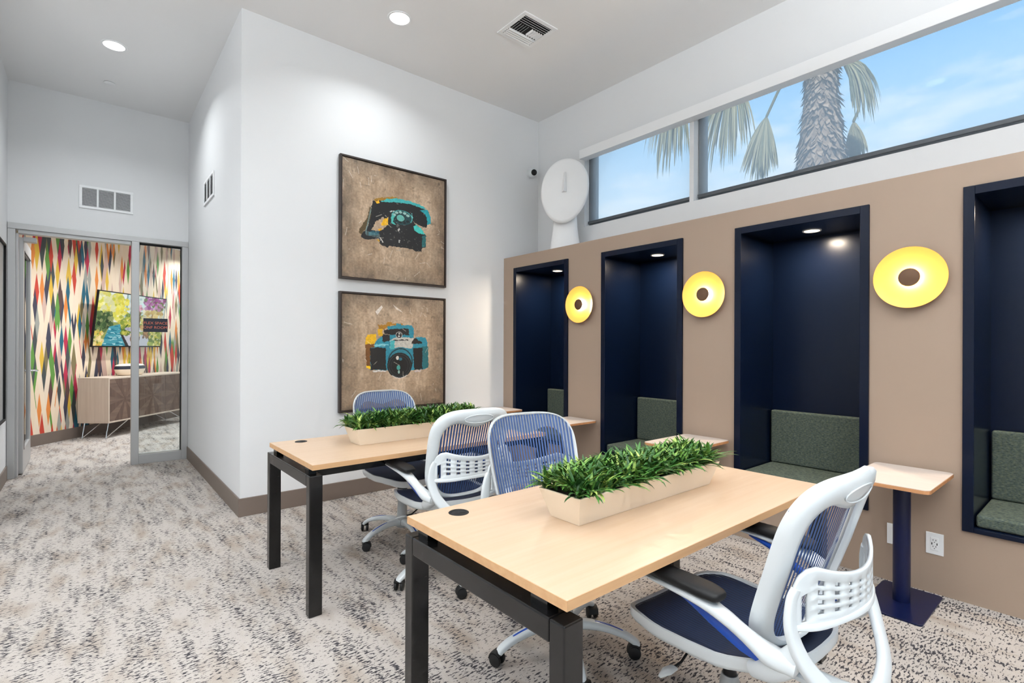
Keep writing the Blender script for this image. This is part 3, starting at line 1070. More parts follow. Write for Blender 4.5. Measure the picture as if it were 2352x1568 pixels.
PHONE=[
 ([(0.279, 0.694), (0.326, 0.716), (0.453, 0.747), (0.521, 0.753), (0.353, 0.692), (0.331, 0.663), (0.297, 0.661)],(150, 110, 25)),
 ([(0.247, 0.631), (0.219, 0.517), (0.147, 0.416), (0.147, 0.385), (0.172, 0.374), (0.204, 0.421), (0.24, 0.5), (0.268, 0.594)],(84, 68, 38)),
 ([(0.271, 0.684), (0.344, 0.69), (0.476, 0.733), (0.614, 0.735), (0.759, 0.71), (0.829, 0.67), (0.85, 0.603), (0.845, 0.567), (0.811, 0.561), (0.804, 0.525), (0.762, 0.527), (0.665, 0.554), (0.649, 0.647), (0.523, 0.645), (0.433, 0.608), (0.364, 0.554), (0.321, 0.518), (0.295, 0.501), (0.279, 0.458), (0.259, 0.422), (0.331, 0.425), (0.332, 0.356), (0.21, 0.33), (0.168, 0.344), (0.168, 0.372), (0.221, 0.436), (0.252, 0.543), (0.259, 0.625)],(24, 24, 25)),
 ([(0.364, 0.554), (0.433, 0.608), (0.523, 0.645), (0.649, 0.647), (0.665, 0.554), (0.752, 0.499), (0.797, 0.454), (0.794, 0.343), (0.76, 0.33), (0.755, 0.295), (0.688, 0.29), (0.664, 0.305), (0.429, 0.307), (0.412, 0.292), (0.368, 0.299), (0.337, 0.315), (0.331, 0.421), (0.391, 0.467), (0.417, 0.521)],(28, 28, 29)),
 ([(0.347, 0.485), (0.364, 0.521), (0.421, 0.564), (0.413, 0.488), (0.356, 0.472)],(228, 172, 18)),
 ([(0.318, 0.439), (0.357, 0.458), (0.357, 0.437), (0.331, 0.423)],(220, 160, 18)),
 ([(0.293, 0.676), (0.327, 0.695), (0.336, 0.676), (0.31, 0.659)],(228, 172, 18)),
 ([(0.313, 0.345), (0.334, 0.352), (0.335, 0.323)],(200, 150, 25)),
 ([(0.344, 0.686), (0.409, 0.722), (0.499, 0.742), (0.614, 0.743), (0.734, 0.727), (0.808, 0.702), (0.779, 0.696), (0.638, 0.713), (0.477, 0.704), (0.397, 0.688)],(62, 170, 170)),
 ([(0.735, 0.671), (0.779, 0.692), (0.819, 0.69), (0.85, 0.63), (0.853, 0.572), (0.813, 0.555), (0.81, 0.623), (0.779, 0.653)],(30, 150, 160)),
 ([(0.67, 0.516), (0.694, 0.538), (0.752, 0.504), (0.792, 0.457), (0.724, 0.456), (0.675, 0.487)],(64, 190, 180)),
 ([(0.758, 0.439), (0.8, 0.45), (0.799, 0.348), (0.76, 0.335)],(30, 100, 102)),
 ([(0.234, 0.402), (0.28, 0.417), (0.331, 0.421), (0.332, 0.392), (0.234, 0.37)],(22, 78, 92)),
 ([(0.456, 0.595), (0.479, 0.574), (0.466, 0.53), (0.493, 0.505), (0.48, 0.498), (0.448, 0.518), (0.443, 0.559)],(70, 175, 165)),
 ([(0.332, 0.368), (0.341, 0.373), (0.372, 0.332), (0.367, 0.328)],(205, 200, 195)),
 ([(0.508, 0.469), (0.526, 0.481), (0.535, 0.457), (0.517, 0.445)],(190, 185, 180)),
 ([(0.433, 0.616), (0.487, 0.634), (0.478, 0.624), (0.442, 0.609)],(190, 200, 195)),
 ([(0.647, 0.635), (0.654, 0.639), (0.664, 0.593), (0.657, 0.585)],(120, 200, 200)),
 ([(0.518, 0.37), (0.537, 0.368), (0.532, 0.351), (0.521, 0.349)],(170, 168, 165)),
]
CAMERA=[
 ([(0.325, 0.741), (0.4, 0.744), (0.417, 0.772), (0.458, 0.771), (0.458, 0.76), (0.564, 0.762), (0.564, 0.744), (0.405, 0.718), (0.383, 0.701), (0.326, 0.708)],(160, 112, 28)),
 ([(0.322, 0.703), (0.365, 0.704), (0.37, 0.645), (0.331, 0.645)],(215, 165, 25)),
 ([(0.209, 0.61), (0.229, 0.652), (0.305, 0.657), (0.31, 0.602), (0.289, 0.569), (0.209, 0.569)],(222, 172, 25)),
 ([(0.207, 0.569), (0.289, 0.569), (0.29, 0.536), (0.256, 0.536), (0.258, 0.37), (0.221, 0.376)],(108, 68, 22)),
 ([(0.219, 0.38), (0.258, 0.374), (0.259, 0.349), (0.223, 0.355)],(232, 188, 20)),
 ([(0.294, 0.569), (0.332, 0.619), (0.37, 0.641), (0.437, 0.655), (0.409, 0.731), (0.499, 0.742), (0.508, 0.762), (0.55, 0.759), (0.55, 0.746), (0.655, 0.747), (0.679, 0.721), (0.68, 0.623), (0.724, 0.641), (0.799, 0.637), (0.825, 0.587), (0.835, 0.351), (0.778, 0.33), (0.679, 0.329), (0.406, 0.331), (0.259, 0.341), (0.252, 0.536), (0.294, 0.544)],(38, 128, 148)),
 ([(0.383, 0.701), (0.617, 0.719), (0.631, 0.706), (0.632, 0.657), (0.473, 0.655), (0.383, 0.662)],(28, 26, 26)),
 ([(0.37, 0.658), (0.437, 0.655), (0.438, 0.603), (0.384, 0.586), (0.367, 0.603)],(34, 34, 36)),
 ([(0.442, 0.603), (0.487, 0.634), (0.68, 0.631), (0.676, 0.569), (0.657, 0.534), (0.443, 0.535)],(186, 182, 172)),
 ([(0.447, 0.603), (0.487, 0.604), (0.484, 0.526), (0.443, 0.518)],(70, 168, 172)),
 ([(0.474, 0.61), (0.623, 0.611), (0.623, 0.604), (0.474, 0.603)],(30, 25, 25)),
 ([(0.252, 0.536), (0.398, 0.539), (0.406, 0.336), (0.263, 0.341)],(24, 24, 24)),
 ([(0.672, 0.534), (0.77, 0.542), (0.773, 0.335), (0.684, 0.329)],(24, 22, 22)),
 ([(0.77, 0.551), (0.831, 0.555), (0.835, 0.351), (0.778, 0.339)],(30, 98, 104)),
 ([(0.661, 0.6), (0.69, 0.632), (0.77, 0.587), (0.76, 0.574), (0.662, 0.574)],(30, 24, 22)),
 ([(0.298, 0.569), (0.429, 0.573), (0.429, 0.56), (0.298, 0.544)],(120, 190, 200)),
 ([(0.276, 0.336), (0.406, 0.329), (0.402, 0.319), (0.285, 0.322)],(205, 200, 195)),
 ([(0.689, 0.325), (0.758, 0.326), (0.758, 0.313), (0.694, 0.311)],(195, 180, 175)),
]


NPX = 260


def print_base(seed):
    r = np.random.default_rng(seed)
    n = NPX
    U, V = np.meshgrid((np.arange(n) + 0.5) / n, (np.arange(n) + 0.5) / n)
    t = 0.34 * vnoise(n, 4, 4, r) + 0.28 * vnoise(n, 11, 9, r) + 0.22 * vnoise(n, 60, 20, r) + 0.10 * vnoise(n, 130, 130, r)
    t += 0.10 * (vnoise(n, 120, 6, r) - 0.5)
    c = np.array((132, 108, 84.0)) * (1 - t)[..., None] + np.array((218, 194, 168.0)) * t[..., None]
    edge = np.minimum(np.minimum(U, 1 - U), np.minimum(V, 1 - V))
    worn = np.clip(1 - edge / 0.16, 0, 1) * (0.5 + 0.8 * vnoise(n, 16, 16, r))
    c = c * (1 - 0.30 * np.clip(worn, 0, 1))[..., None]
    blot = np.clip((vnoise(n, 18, 30, r) - 0.72) * 4, 0, 1) * np.clip((vnoise(n, 70, 70, r) - 0.3) * 2, 0, 1)
    c = c * (1 - 0.25 * blot)[..., None]
    return r, U, V, c


def wear(r, c, U, V):
    n = NPX
    g_ = 0.92 + 0.16 * vnoise(n, 90, 90, r)
    c = c * g_[..., None]
    for _ in range(30):
        x, y = r.random(2)
        a, l = r.random() * 3.14, 0.008 + 0.03 * r.random()
        du, dv_ = U - x, V - y
        al = du * math.cos(a) + dv_ * math.sin(a)
        ac = -du * math.sin(a) + dv_ * math.cos(a)
        m_ = (abs(al) < l) & (abs(ac) < 0.0022)
        c[m_] = c[m_] * 0.35 + np.array((218, 208, 196)) * 0.65
    return c


def poly_layers(c, U, V, layers, r):
    jit = (vnoise(NPX, 70, 70, r) - 0.5) * 0.010
    jit2 = (vnoise(NPX, 70, 70, r) - 0.5) * 0.010
    for poly, col_ in layers:
        c[inpoly(U + jit, V + jit2, poly)] = col_
    return c


def art_phone():
    r, U, V, c = print_base(3)
    c = poly_layers(c, U, V, PHONE[:4], r)
    # dial
    Ur, Vr = U, V - (U - 0.545) * 0.02
    e1 = ell(Ur, Vr, 0.552, 0.578, 0.108, 0.066)
    c[e1 < 1] = (20, 62, 66)
    ang = np.arctan2((Vr - 0.578) / 0.066, (Ur - 0.552) / 0.108)
    c[(e1 < 0.98) & (e1 > 0.80) & (np.sin(ang * 1.0 + 0.4) > -0.2)] = (64, 150, 146)
    for k in range(10):
        a = 0.6 + k * 0.56
        x, y = 0.548 + 0.076 * math.cos(a), 0.578 + 0.046 * math.sin(a)
        c[ell(U, V, x, y, 0.017, 0.011) < 1] = (150, 186, 178) if k < 5 else (16, 26, 28)
    e2 = ell(U, V, 0.538, 0.571, 0.046, 0.034)
    c[e2 < 1] = (96, 168, 158)
    c[(e2 < 1) & (e2 > 0.72)] = (20, 30, 32)
    c = poly_layers(c, U, V, PHONE[4:], r)
    # coils of the cord
    for k in range(26):
        s_ = k / 25.0
        x = 0.255 - 0.10 * s_ if s_ < 0.5 else 0.205 + 0.26 * (s_ - 0.5)
        y = 0.60 - 0.42 * s_ if s_ < 0.5 else 0.39 - 0.02 * (s_ - 0.5)
        m_ = (abs(U - x) < 0.004) & (abs(V - y) < 0.018)
        c[m_] = c[m_] * 0.4 + np.array((110, 140, 142)) * 0.6
    sp = vnoise(NPX, 80, 80, r)
    m_ = (sp > 0.88) & (ell(U, V, 0.55, 0.45, 0.3, 0.2) < 1)
    c[m_] = c[m_] * 0.5 + np.array((150, 146, 138)) * 0.5
    return wear(r, c, U, V)


def art_camera():
    r, U, V, c = print_base(11)
    c = poly_layers(c, U, V, CAMERA, r)
    c[ell(U, V, 0.545, 0.408, 0.134, 0.136) < 1] = (40, 118, 134)
    e0 = ell(U, V, 0.545, 0.408, 0.134, 0.136)
    c[(e0 < 0.86) & (e0 > 0.72)] = (20, 44, 50)
    e = ell(U, V, 0.537, 0.374, 0.122, 0.119)
    c[e < 1] = (18, 18, 19)
    c[(e < 0.80) & (e > 0.74)] = (58, 66, 68)
    c[(e < 0.50) & (e > 0.46)] = (46, 50, 52)
    c[(e > 0.88) & (e < 1.0) & (V < 0.285)] = (205, 198, 192)
    c[ell(U, V, 0.515, 0.444, 0.014, 0.018) < 1] = (206, 200, 190)
    c[ell(U, V, 0.545, 0.432, 0.016, 0.014) < 1] = (28, 92, 108)
    c[ell(U, V, 0.525, 0.355, 0.018, 0.022) < 1] = (70, 156, 150)
    c[ell(U, V, 0.53, 0.315, 0.010, 0.016) < 1] = (150, 180, 172)
    e = ell(U, V, 0.53, 0.654, 0.033, 0.031)
    c[e < 1] = (208, 202, 196)
    c[e < 0.78] = (22, 22, 23)
    c[ell(U, V, 0.532, 0.668, 0.010, 0.009) < 1] = (170, 168, 164)
    c[ell(U, V, 0.528, 0.643, 0.010, 0.009) < 1] = (190, 188, 182)
    c[inpoly(U, V, [(0.30, 0.86), (0.36, 0.92), (0.37, 0.90), (0.32, 0.83)])] = (222, 212, 202)
    c[inpoly(U, V, [(0.47, 0.93), (0.55, 0.88), (0.57, 0.86), (0.50, 0.89)])] = (216, 204, 192)
    return wear(r, c, U, V)


def print_mesh(name, cols, w, h, m, flip=False):
    """a flat grid in the xz plane whose cells carry the printed colours"""
    ny, nx = cols.shape[:2]
    xs = np.linspace(0, w, nx + 1)
    zs = np.linspace(0, h, ny + 1)
    X, Z = np.meshgrid(xs, zs)
    v = np.stack([X.ravel(), np.zeros(X.size), Z.ravel()], 1)
    i, j = np.meshgrid(np.arange(nx), np.arange(ny))
    a = (j * (nx + 1) + i).ravel()
    fc_ = np.stack([a, a + 1, a + nx + 2, a + nx + 1], 1)
    me = bpy.data.meshes.new(name)
    me.vertices.add(len(v))
    me.vertices.foreach_set('co', v.ravel())
    me.loops.add(fc_.size)
    me.loops.foreach_set('vertex_index', fc_.ravel())
    me.polygons.add(len(fc_))
    me.polygons.foreach_set('loop_start', np.arange(0, fc_.size, 4))
    me.update(calc_edges=True)
    ca_ = me.color_attributes.new('print', 'FLOAT_COLOR', 'CORNER')
    col4 = np.ones((len(fc_), 4, 4))
    col4[:, :, :3] = srgb2lin(cols.reshape(-1, 3))[:, None, :]
    ca_.data.foreach_set('color', col4.ravel())
    me.materials.append(m)
    return me


def framed_print(x0, x1, z0, z1, cols, label):
    t = thing('framed_print', ((x0 + x1) / 2, YB, z0), label, 'picture', 'framed prints on the back wall')
    d0, d1, fwid = YB - 0.004, YB - 0.045, 0.016
    for n_, bx in (('side_rail', (x0, x0 + fwid, z0, z1)), ('side_rail', (x1 - fwid, x1, z0, z1)),
                   ('top_rail', (x0 + fwid, x1 - fwid, z1 - fwid, z1)), ('bottom_rail', (x0 + fwid, x1 - fwid, z0, z0 + fwid))):
        G().box(bx[0], bx[1], d1, d0, bx[2], bx[3]).build(n_, M['frame_brown'], t, world=True, bevel=0.0015)
    G().box(x0 + fwid, x1 - fwid, YB - 0.022, YB - 0.006, z0 + fwid, z1 - fwid).build('backing_board', M['dark'], t, world=True)
    gp = 0.005
    w, h = x1 - x0 - 2 * fwid - 2 * gp, z1 - z0 - 2 * fwid - 2 * gp
    o = link('canvas', print_mesh('canvas', cols, w, h, M['canvas']), t)
    o.location = (x0 + fwid + gp - t.location.x, YB - 0.036 - t.location.y, fwid + gp)
    G().box(x0 + fwid + gp, x1 - fwid - gp, YB - 0.0355, YB - 0.022, z0 + fwid + gp, z1 - fwid - gp).build('stretcher', M['frame_brown'], t, world=True)


framed_print(1.678, 2.757, 1.912, 2.992, art_phone(), 'upper dark framed square print of an old rotary telephone')
framed_print(1.678, 2.752, 0.745, 1.803, art_camera(), 'lower dark framed square print of a vintage film camera')

# dark framed panel on the corridor's left wall
t = thing('wall_panel', (XL, 6.35, 0.62), 'narrow black framed panel on the left corridor wall edge', 'panel')
for bx in ((6.0, 6.02, 0.62, 2.26), (6.64, 6.66, 0.62, 2.26), (6.02, 6.64, 0.62, 0.64), (6.02, 6.64, 2.24, 2.26)):
    G().box(XL, XL + 0.03, bx[0], bx[1], bx[2], bx[3]).build('rail', M['black_plastic'], t, world=True, bevel=0.003)
G().box(XL, XL + 0.012, 6.02, 6.64, 0.64, 2.24).build('face', M['grey_plastic'], t, world=True)

# ------------------------------------------------------------------ conference room furniture
t = thing('credenza', cw(0.60, 0.08, 0), 'pale oak credenza with dark walnut sunburst doors on hairpin legs', 'cabinet', rotz=ANG2)
# local: x along the wall, y towards the wall is +, front is -y
L, Dp, z0, z1 = 1.80, 0.44, 0.215, 0.860
G().box(0, L, -Dp, 0, z1 - 0.022, z1).build('top', M['pale_wood'], t, bevel=0.002)
G().box(0, L, -Dp, 0, z0, z0 + 0.022).build('bottom', M['pale_wood'], t, bevel=0.002)
G().box(0, 0.022, -Dp, 0, z0 + 0.022, z1 - 0.022).build('side', M['pale_wood'], t, bevel=0.002)
G().box(L - 0.022, L, -Dp, 0, z0 + 0.022, z1 - 0.022).build('side', M['pale_wood'], t, bevel=0.002)
G().box(0.022, L - 0.022, -0.012, -0.002, z0 + 0.022, z1 - 0.022).build('back', M['pale_wood'], t)
dw = (L - 0.044) / 3
for k in range(3):
    x0_ = 0.022 + k * dw + 0.002
    x1_ = x0_ + dw - 0.004
    y0_ = -Dp + 0.004
    d = G().box(x0_, x1_, y0_, y0_ + 0.018, z0 + 0.024, z1 - 0.024).build('door', M['walnut'], t)
    cx, cz = (x0_ + x1_) / 2, (z0 + z1) / 2
    hw, hh = (x1_ - x0_) / 2 - 0.001, (z1 - z0) / 2 - 0.025
    edge = []
    for a_ in range(16):
        an = 2 * math.pi * (a_ + 0.5) / 16
        c_, s_ = math.cos(an), math.sin(an)
        q_ = min(hw / abs(c_) if abs(c_) > 1e-6 else 9, hh / abs(s_) if abs(s_) > 1e-6 else 9)
        edge.append((cx + c_ * q_, cz + s_ * q_, an))
    corners = [(cx + hw, cz + hh), (cx - hw, cz + hh), (cx - hw, cz - hh), (cx + hw, cz - hh)]
    for a_ in range(16):
        p, q_ = edge[a_ - 1], edge[a_]
        poly = [(cx, cz), p[:2]]
        for cc in corners:
            an = math.atan2(cc[1] - cz, cc[0] - cx) % (2 * math.pi)
            lo, hi = p[2] % (2 * math.pi), q_[2] % (2 * math.pi)
            if lo < an < hi:
                poly.append(cc)
        poly.append(q_[:2])
        g = G()
        n = len(poly)
        yy = y0_ - 0.001 - 0.0012 * (a_ % 2)
        g.add([(x, yy, z) for x, z in poly] + [(x, y0_, z) for x, z in poly],
              [tuple(range(n))] + [(i, (i + 1) % n, n + (i + 1) % n, n + i) for i in range(n)])
        g.build('veneer_wedge', M['walnut'] if a_ % 2 else M['walnut2'], d)
for lx in (0.22, L - 0.22):
    for ly, sg_ in ((-Dp + 0.05, -1), (-0.05, 1)):
        s_ = 1 if lx > L / 2 else -1
        foot = (lx + s_ * 0.20, ly, 0.006)
        G().tube([(lx + s_ * 0.16, ly, z0), foot, (lx - s_ * 0.22, ly, z0)], 0.008, 8).build('leg', M['chrome'], t, smooth=True)

b_ = thing('striped_bowl', cw(1.30, 0.30, 0.860), 'low cream bowl with a navy band on the credenza', 'bowl', rotz=ANG2)
pr = [(0.0, 0.0), (0.17, 0.0), (0.20, 0.02), (0.235, 0.07), (0.245, 0.10)]
o = G().lathe(pr, 40, cap=False).build('lower_shell', M['cream'], b_, smooth=True)
o.scale = (1.12, 0.55, 1)
o = G().lathe([(0.2455, 0.10), (0.247, 0.115), (0.235, 0.150), (0.225, 0.152), (0.235, 0.11)], 40, cap=False).build('band', M['sign_navy'], b_, smooth=True, label='navy band')
o.scale = (1.12, 0.55, 1)
o = G().lathe([(0.234, 0.151), (0.20, 0.170), (0.12, 0.180), (0.0, 0.182)], 40, cap=False).build('lid', M['cream'], b_, smooth=True)
o.scale = (1.12, 0.55, 1)


def tv_picture():
    ny, nx = 120, 208
    r = np.random.default_rng(5)
    U, V = np.meshgrid((np.arange(nx) + 0.5) / nx, (np.arange(ny) + 0.5) / ny)
    c = np.zeros((ny, nx, 3))
    c[:] = (226, 234, 228)
    c[V < 0.45] = (150, 160, 96)

    def dabs(n, x0, x1, y0, y1, pal, rx=0.03, ry=0.03, al=0.8):
        for _ in range(n):
            x, y = x0 + (x1 - x0) * r.random(), y0 + (y1 - y0) * r.random()
            k = 0.4 + r.random()
            m_ = ell(U, V, x, y, rx * k, ry * k) < 1
            q = pal[r.integers(len(pal))]
            c[m_] = c[m_] * (1 - al) + np.array(q) * al * (0.92 + 0.16 * r.random())

    dabs(50, 0.30, 0.62, 0.5, 1.0, [(206, 226, 230), (232, 238, 232), (190, 212, 214)], 0.05, 0.06)
    for x in (0.39, 0.45, 0.52):
        dabs(14, x - 0.006, x + 0.006, 0.45, 1.0, [(152, 178, 176), (134, 162, 160)], 0.010, 0.06)
    dabs(150, 0.0, 0.30, 0.52, 1.0, [(222, 214, 96), (236, 226, 130), (196, 198, 84), (236, 236, 190)], 0.035, 0.05)
    dabs(60, 0.26, 0.42, 0.62, 0.9, [(232, 224, 110), (222, 210, 86)], 0.02, 0.03)
    dabs(110, 0.0, 0.20, 0.30, 0.62, [(70, 92, 62), (92, 116, 74), (54, 70, 54), (150, 160, 110)], 0.025, 0.04)
    dabs(110, 0.32, 0.66, 0.34, 0.60, [(200, 192, 84), (160, 170, 76), (226, 214, 110), (118, 140, 66)], 0.025, 0.03)
    w = inpoly(U, V, [(0.08, -0.1), (0.18, 0.36), (0.33, 0.42), (0.36, 0.24), (0.48, -0.1)])
    c[w] = (84, 158, 172)
    for _ in range(90):
        x, y = 0.1 + 0.36 * r.random(), 0.4 * r.random()
        m_ = w & (ell(U, V, x, y, 0.03, 0.008) < 1)
        c[m_] = (170, 214, 218) if r.random() > 0.5 else (52, 122, 142)
    c[inpoly(U, V, [(0.34, 0.26), (0.50, -0.1), (0.98, -0.1), (0.98, 0.14), (0.55, 0.26)])] = (196, 196, 204)
    c[inpoly(U, V, [(0.33, 0.27), (0.36, 0.27), (0.54, -0.1), (0.48, -0.1)])] = (70, 66, 66)
    dabs(60, 0.36, 0.50, 0.22, 0.40, [(120, 142, 66), (190, 186, 90), (88, 110, 58)], 0.02, 0.03)
    dabs(30, 0.44, 0.68, 0.30, 0.36, [(186, 186, 204), (214, 210, 216), (160, 160, 184)], 0.04, 0.025)
    c[ell(U, V, 0.57, 0.15, 0.075, 0.11) < 1] = (118, 88, 66)
    c[ell(U, V, 0.57, 0.22, 0.085, 0.04) < 1] = (226, 206, 162)
    dabs(20, 0.51, 0.63, 0.20, 0.26, [(240, 226, 190), (206, 176, 120)], 0.014, 0.014)
    dabs(120, 0.66, 1.0, 0.34, 0.74, [(214, 182, 112), (232, 206, 146), (178, 138, 82), (236, 224, 196)], 0.035, 0.04)
    dabs(70, 0.68, 0.86, 0.16, 0.44, [(132, 96, 66), (104, 76, 54), (176, 134, 90)], 0.018, 0.035)
    dabs(120, 0.78, 1.0, 0.0, 0.30, [(150, 164, 82), (206, 196, 96), (110, 130, 70), (228, 220, 150)], 0.022, 0.03)
    dabs(120, 0.66, 1.0, 0.76, 1.0, [(186, 112, 168), (160, 86, 140), (214, 150, 196), (122, 130, 84)], 0.024, 0.03)
    dabs(50, 0.50, 0.63, 0.62, 0.80, [(216, 132, 160), (232, 164, 184), (150, 150, 96)], 0.018, 0.024)
    dabs(40, 0.59, 0.62, 0.30, 0.66, [(110, 90, 66)], 0.008, 0.03)
    dabs(50, 0.0, 0.11, 0.0, 0.26, [(228, 160, 80), (214, 200, 96), (120, 136, 72), (240, 220, 160)], 0.02, 0.03)
    return np.clip(c, 0, 255)


t = thing('television', cw(0.80, 0.05, 1.30), 'wide flat television showing a canal garden scene on the patterned wall', 'television', rotz=ANG2)
TW, TH = 1.46, 0.845
scr = G().box(0, TW, -0.030, 0.0, 0, TH).build('housing', M['black_plastic'], t, bevel=0.004)
o = link('screen', print_mesh('screen', tv_picture(), TW - 0.03, TH - 0.035, M['tv_screen']), scr)
o.location = (0.015, -0.0315, 0.02)
scr.location = (0, -0.03, 0)
scr.rotation_euler = (R(7.2), 0, 0)
G().box(0.45, 1.0, -0.030, 0.045, 0.18, 0.62).build('wall_bracket', M['black_metal'], t)

# ------------------------------------------------------------------ desks
DX0, DX1 = 0.850, 2.415


def desk(y0, label):
    y1 = y0 + 0.762
    t = thing('desk', ((DX0 + DX1) / 2, (y0 + y1) / 2, 0), label, 'desk', 'maple desks on black legs')
    G().box(DX0 + 0.001, DX1 - 0.001, y0 + 0.001, y1 - 0.001, 0.7155, 0.7415).build('top_board', M['maple'], t, world=True, bevel=0.0015)
    for bx in ((DX0, DX0 + 0.001, y0, y1), (DX1 - 0.001, DX1, y0, y1), (DX0 + 0.001, DX1 - 0.001, y0, y0 + 0.001), (DX0 + 0.001, DX1 - 0.001, y1 - 0.001, y1)):
        G().box(bx[0], bx[1], bx[2], bx[3], 0.7155, 0.7405).build('edge_band', M['maple_edge'], t, world=True)
    for fx in (0.833, DX1 - 0.048):
        x0, x1 = fx, fx + 0.065
        ya, yb = y0 - 0.008, y1 - 0.018
        # one welded end frame: rail over two legs
        G().box(x0, x1, ya + 0.050, yb - 0.050, 0.632, 0.690).build('end_rail', M['black_metal'], t, world=True, bevel=0.004)
        G().box(x0, x1, ya, ya + 0.050, 0.0, 0.690).build('leg', M['black_metal'], t, world=True, bevel=0.004)
        G().box(x0, x1, yb - 0.050, yb, 0.0, 0.690).build('leg', M['black_metal'], t, world=True, bevel=0.004)
        for yy in (y0 + 0.10, y1 - 0.10):
            G().box(x0 + 0.022, x1 - 0.005, yy - 0.03, yy + 0.03, 0.690, 0.7155).build('spacer', M['black_metal'], t, world=True)
    for yy in (y0 + 0.17, y1 - 0.17):
        G().box(0.898, DX1 - 0.048, yy - 0.02, yy + 0.02, 0.645, 0.685).build('beam', M['black_metal'], t, world=True, bevel=0.003)
    gx, gy = DX0 + 0.158, y1 - 0.082
    g = thing_part = G().lathe([(0.0, 0.7418), (0.026, 0.7418), (0.027, 0.7432), (0.034, 0.7436), (0.036, 0.7422), (0.036, 0.7414)], 36, (gx, gy, 0), cap=False)
    cap_ = g.build('cable_grommet', M['black_plastic'], t, world=True, smooth=True, label='round black cable grommet')
    G().box(gx + 0.006, gx + 0.022, gy - 0.008, gy + 0.002, 0.7419, 0.7426).build('cable_slot', M['dark'], t, world=True)
    return t


desk(0.820, 'nearest maple desk with black legs and a grass planter')
desk(2.541, 'far maple desk with black legs in front of the pictures')


# ------------------------------------------------------------------ office chairs
def interp(x, tab):
    xs = [a for a, _ in tab]
    ys = [b_ for _, b_ in tab]
    return float(np.interp(x, xs, ys))


def se(t, n):
    c_, s_ = math.cos(t), math.sin(t)
    return math.copysign(abs(c_) ** (2 / n), c_), math.copysign(abs(s_) ** (2 / n), s_)


BZ0, BZ1 = 0.505, 0.998


def back_pt(u, v, off=0.0):
    hw = interp(v, [(0, .215), (.2, .228), (.5, .240), (.8, .247), (1, .247)])
    y = interp(v, [(0, -.198), (.12, -.216), (.3, -.246), (.5, -.278), (.75, -.314), (1, -.352)])
    return (u * hw, y + 0.046 * u * u + off, BZ0 + (BZ1 - BZ0) * v)


def seat_pt(u, v, off=0.0):
    hw = interp(v, [(0, .165), (.12, .205), (.35, .240), (.7, .250), (1, .236)])
    z = interp(v, [(0, .505), (.1, .487), (.3, .468), (.6, .464), (.82, .470), (.93, .464), (1, .446)])
    return (u * hw, -0.270 + 0.530 * v, z + 0.016 * u * u + off)


